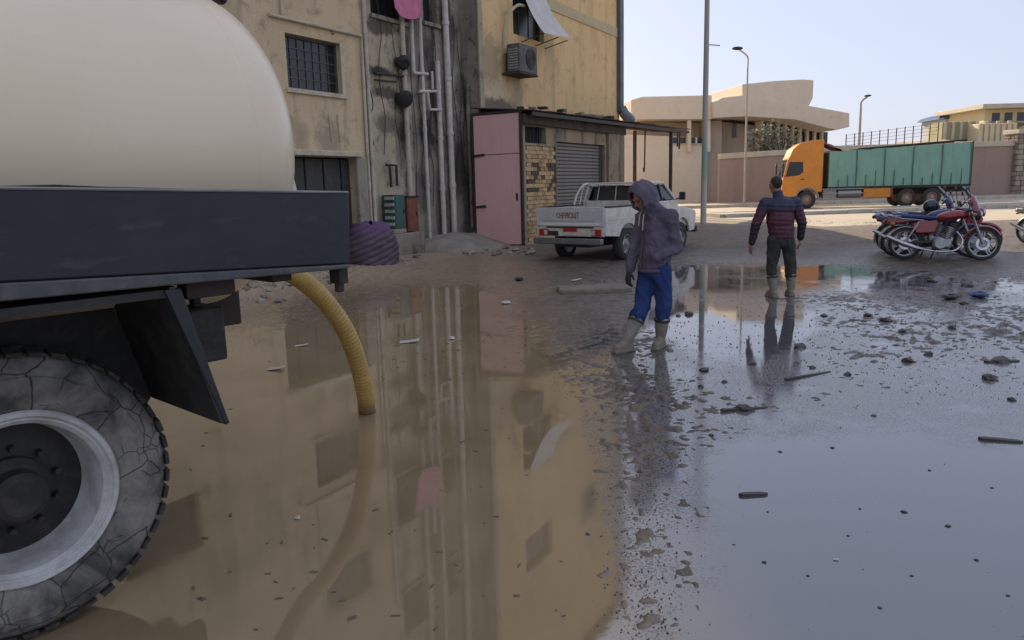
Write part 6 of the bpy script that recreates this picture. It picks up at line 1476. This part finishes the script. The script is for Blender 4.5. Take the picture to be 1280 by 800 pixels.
spots = [(1108, 401, .10), (1137, 452, .085), (1160, 443, .07), (1250, 452, .13), (1238, 474, .10), (930, 512, .10), (880, 463, .08), (876, 484, .05), (940, 455, .06), (1000, 434, .11), (1060, 468, .06), (1085, 395, .07), (1205, 380, .09), (1265, 500, .05), (1190, 410, .07), (1030, 395, .06), (1128, 415, .06), (862, 393, .08), (848, 395, .05), (905, 478, .045), (1210, 358, .12), (1165, 352, .11), (1120, 350, .10), (1015, 460, .05), (1092, 520, .03), (975, 565, .02), (1130, 640, .022), (1162, 588, .016), (1075, 636, .014), (1185, 658, .02), (955, 703, .018), (890, 545, .02), (1220, 700, .015), (1100, 760, .014), (1060, 670, .012), (1040, 560, .02), (960, 640, .012), (1240, 610, .014), (1140, 720, .012), (800, 590, .03), (735, 668, .02), (1010, 720, .011), (1260, 745, .014)]
for i, (px, py, s) in enumerate(spots):
    p = G(px, py); s = s * (1.0 if py < 420 else .8)
    own = {0: 'dark wet stone on the gravel in front of the rear wheel of the nearest motorcycle', 3: 'largest dark stone beside the dark plank near the right edge', 4: 'flat dark stone just below the plank near the right edge', 5: 'dark stone under the thin stick at the near edge of the bright puddle', 6: 'dark stone standing in the pole reflection in the bright puddle', 9: 'low dark stone at the right shore of the bright puddle below the walking person', 17: 'dark stone in the water just right of the hooded person', 20: 'large dark stone between the blue and the black plastic bag', 21: 'dark stone in the motorcycle reflection, left of the plastic bags', 22: 'dark stone at the left end of the motorcycle reflection'}.get(i)
    drop('wet_stone', protos[6 + i % 3], p.x, p.y, s, own or 'small dark wet stone scattered over the water and grit right of the hooded person', 'stone', None if own else 'dark stones in the wet yard')
# scattered small grit in the speckled zones: uncountable
gm = MB(); gr = random.Random(77)
for k in range(2600):
    z_ = gr.random()
    if z_ < .34: px, py = gr.gauss(800, 26) + (gr.random() * 20), gr.uniform(430, 800)
    elif z_ < .75: px, py = gr.uniform(850, 1280), gr.gauss(425, 42)
    elif z_ < .88: px, py = gr.uniform(690, 860), gr.gauss(440, 30)
    else: px, py = gr.uniform(840, 1280), gr.uniform(480, 800)
    if not (335 < py < 800): continue
    p = G(px, py); r_ = gr.uniform(.003, .009) * (1 + max(0, (480 - py)) / 120.0)
    if z_ > .88: r_ *= .5
    if z_ > .88 and k % 5: continue
    a = gr.uniform(0, 6.28); c_, s_ = math.cos(a), math.sin(a)
    z0 = -.004; z1 = r_ * gr.uniform(.5, 1.1)
    q = [(1.2, 0), (.2, .8), (-1, .5), (-.7, -.7), (.4, -.9)]
    gm.add([(p.x + r_ * (x * c_ - y * s_), p.y + r_ * (x * s_ + y * c_), z0) for x, y in q] + [(p.x + r_ * .1, p.y, z1), (p.x - r_ * .35 * c_, p.y - r_ * .35 * s_, z1 * .85)], [(0, 1, 5), (1, 2, 6, 5), (2, 3, 6), (3, 4, 5, 6), (4, 0, 5)])
go = gm.build('gravel', rubm[2], None, smooth=0); tag(go, 'fine dark gravel strewn over the wet yard', 'gravel', kind='stuff')
# planks and sticks
plm = pm('wet_plank', (.045, .038, .030), (.075, .062, .048), rough=.55, scale=12, bump=.5)
def plank(px, py, L, w, rz, label, mat_=plm, tilt=.02, th=.022):
    p = G(px, py); z = max(gz(p.x, p.y), 0.0); o = empty('plank', (p.x, p.y, z - .008), 0, label, 'plank', rot=(0, tilt, rz))
    m = MB(); n_ = [(-L / 2, -w / 2), (L / 2, -w / 2 * .9), (L / 2 + .02, 0), (L / 2 - .015, w / 2), (-L / 2 + .02, w / 2), (-L / 2 - .015, .1 * w)]; m.prism(n_, 'z', .002, th); m.build('board', mat_, o, bevel=.003); return o
plank(941, 619, .13, .035, R(3), 'short dark splintered plank floating in the middle of the wet yard')
plank(1250, 551, .22, .05, R(-20), 'dark greenish plank lying in the water at the right edge', pm('mossy_plank', (.035, .04, .026), (.055, .058, .04), rough=.6, scale=12, bump=.5))
plank(1252, 452, .30, .06, R(2), 'dark plank on the speckled gravel near the right edge')
plank(930, 512, .36, .03, R(12), 'thin dark stick at the near edge of the bright puddle', tilt=.04)
plank(1010, 470, .55, .03, R(28), 'long thin stick slanting across the gravel behind the bright puddle', tilt=.03)
plank(985, 373, .40, .09, R(4), 'dark wet board lying at the feet of the walking person', tilt=.0, th=.012)
# litter
def litter(px, py, s, mat_, label, cat, name):
    p = G(px, py); z = max(gz(p.x, p.y), 0.0); rr = random.Random(int(px * 7 + py))
    o = empty(name, (p.x, p.y, z), rr.uniform(0, 3), label, cat)
    def f(u, v):
        a = 2 * math.pi * u; th = math.pi * v; k = 1 + .35 * mnoise.noise(V((math.cos(a) * 2 + px, math.sin(a) * 2, v * 4)))
        return (s * k * math.sin(th) * math.cos(a), s * .7 * k * math.sin(th) * math.sin(a), s * .35 * (1 + math.cos(th)) * k * .8)
    m = MB(); m.grid(f, 24, 14); m.build('crumpled_film', mat_, o, smooth=50); return o
litter(649, 352, .10, blackplastic, 'small crumpled black bag on the mud left of the pickup', 'bag', 'plastic_bag')
litter(632, 380, .075, whitep, 'pale crumpled wrapper on the mud between wall and hooded person', 'wrapper', 'wrapper')
litter(565, 424, .05, whitep, 'tiny pale scrap of litter in the shallow brown water', 'wrapper', 'wrapper')
litter(1224, 372, .14, pm('blue_bag', (.025, .06, .17), (.02, .045, .12), rough=.5, scale=9), 'blue plastic bag half sunk in the puddle in front of the motorcycles', 'bag', 'plastic_bag')
litter(1188, 374, .12, blackplastic, 'black plastic bag beside the blue one in the puddle', 'bag', 'plastic_bag')
litter(372, 648, .02, whitep, 'tiny bright scrap floating near the hose reflection', 'wrapper', 'wrapper')
litter(1045, 700, .012, whitep, 'tiny pale scrap on the open water lower right', 'wrapper', 'wrapper')
def carton(px, py, L, w, rz, label, mat_):
    p = G(px, py); z = max(gz(p.x, p.y), 0.0); o = empty('board_scrap', (p.x, p.y, z), rz, label, 'scrap'); m = MB(); m.sheet(lambda u, v: (L * (u - .5), w * (v - .5), .006 + .02 * u * u + .004 * math.sin(9 * v)), 8, 5, (0, 0, .004)); m.build('sheet', mat_, o, smooth=50)
carton(512, 428, .22, .12, R(5), 'pale board scrap lying in the shallow water below the wall', whitep)
carton(345, 462, .16, .10, R(-8), 'pale flat scrap beside the hose near the truck flap', pipem)
carton(377, 433, .14, .06, R(2), 'small white chip on wet mud left of the hose', whitep)
carton(720, 352, .18, .1, R(20), 'pale chip of board on the mud behind the concrete slab', whitep)

# flecks of straw and scum afloat on the brown water
sm_ = MB(); gr = random.Random(9)
for k in range(150):
    px, py = gr.uniform(235, 760), gr.uniform(395, 795)
    if gr.random() < .55: px, py = gr.gauss(560, 60), gr.gauss(440, 22)
    if py < 395: continue
    p = G(px, py); L = gr.uniform(.004, .020); w = L * gr.uniform(.12, .5); a = gr.uniform(0, 3.14); c_, s_ = math.cos(a), math.sin(a)
    q = [(-L, -w), (L, -w * .6), (L * 1.1, w), (-L * .8, w)]
    sm_.add([(p.x + x * c_ - y * s_, p.y + x * s_ + y * c_, -.002) for x, y in q] + [(p.x + x * c_ - y * s_, p.y + x * s_ + y * c_, .004) for x, y in q], [(4, 5, 6, 7), (0, 1, 5, 4), (1, 2, 6, 5), (2, 3, 7, 6), (3, 0, 4, 7)])
so_ = sm_.build('floating_scum', pm('straw_flecks', (.20, .155, .095), (.09, .07, .05), rough=.7, scale=40), None, smooth=0); tag(so_, 'tiny flecks of straw and scum floating on the brown water', 'scum', kind='stuff')
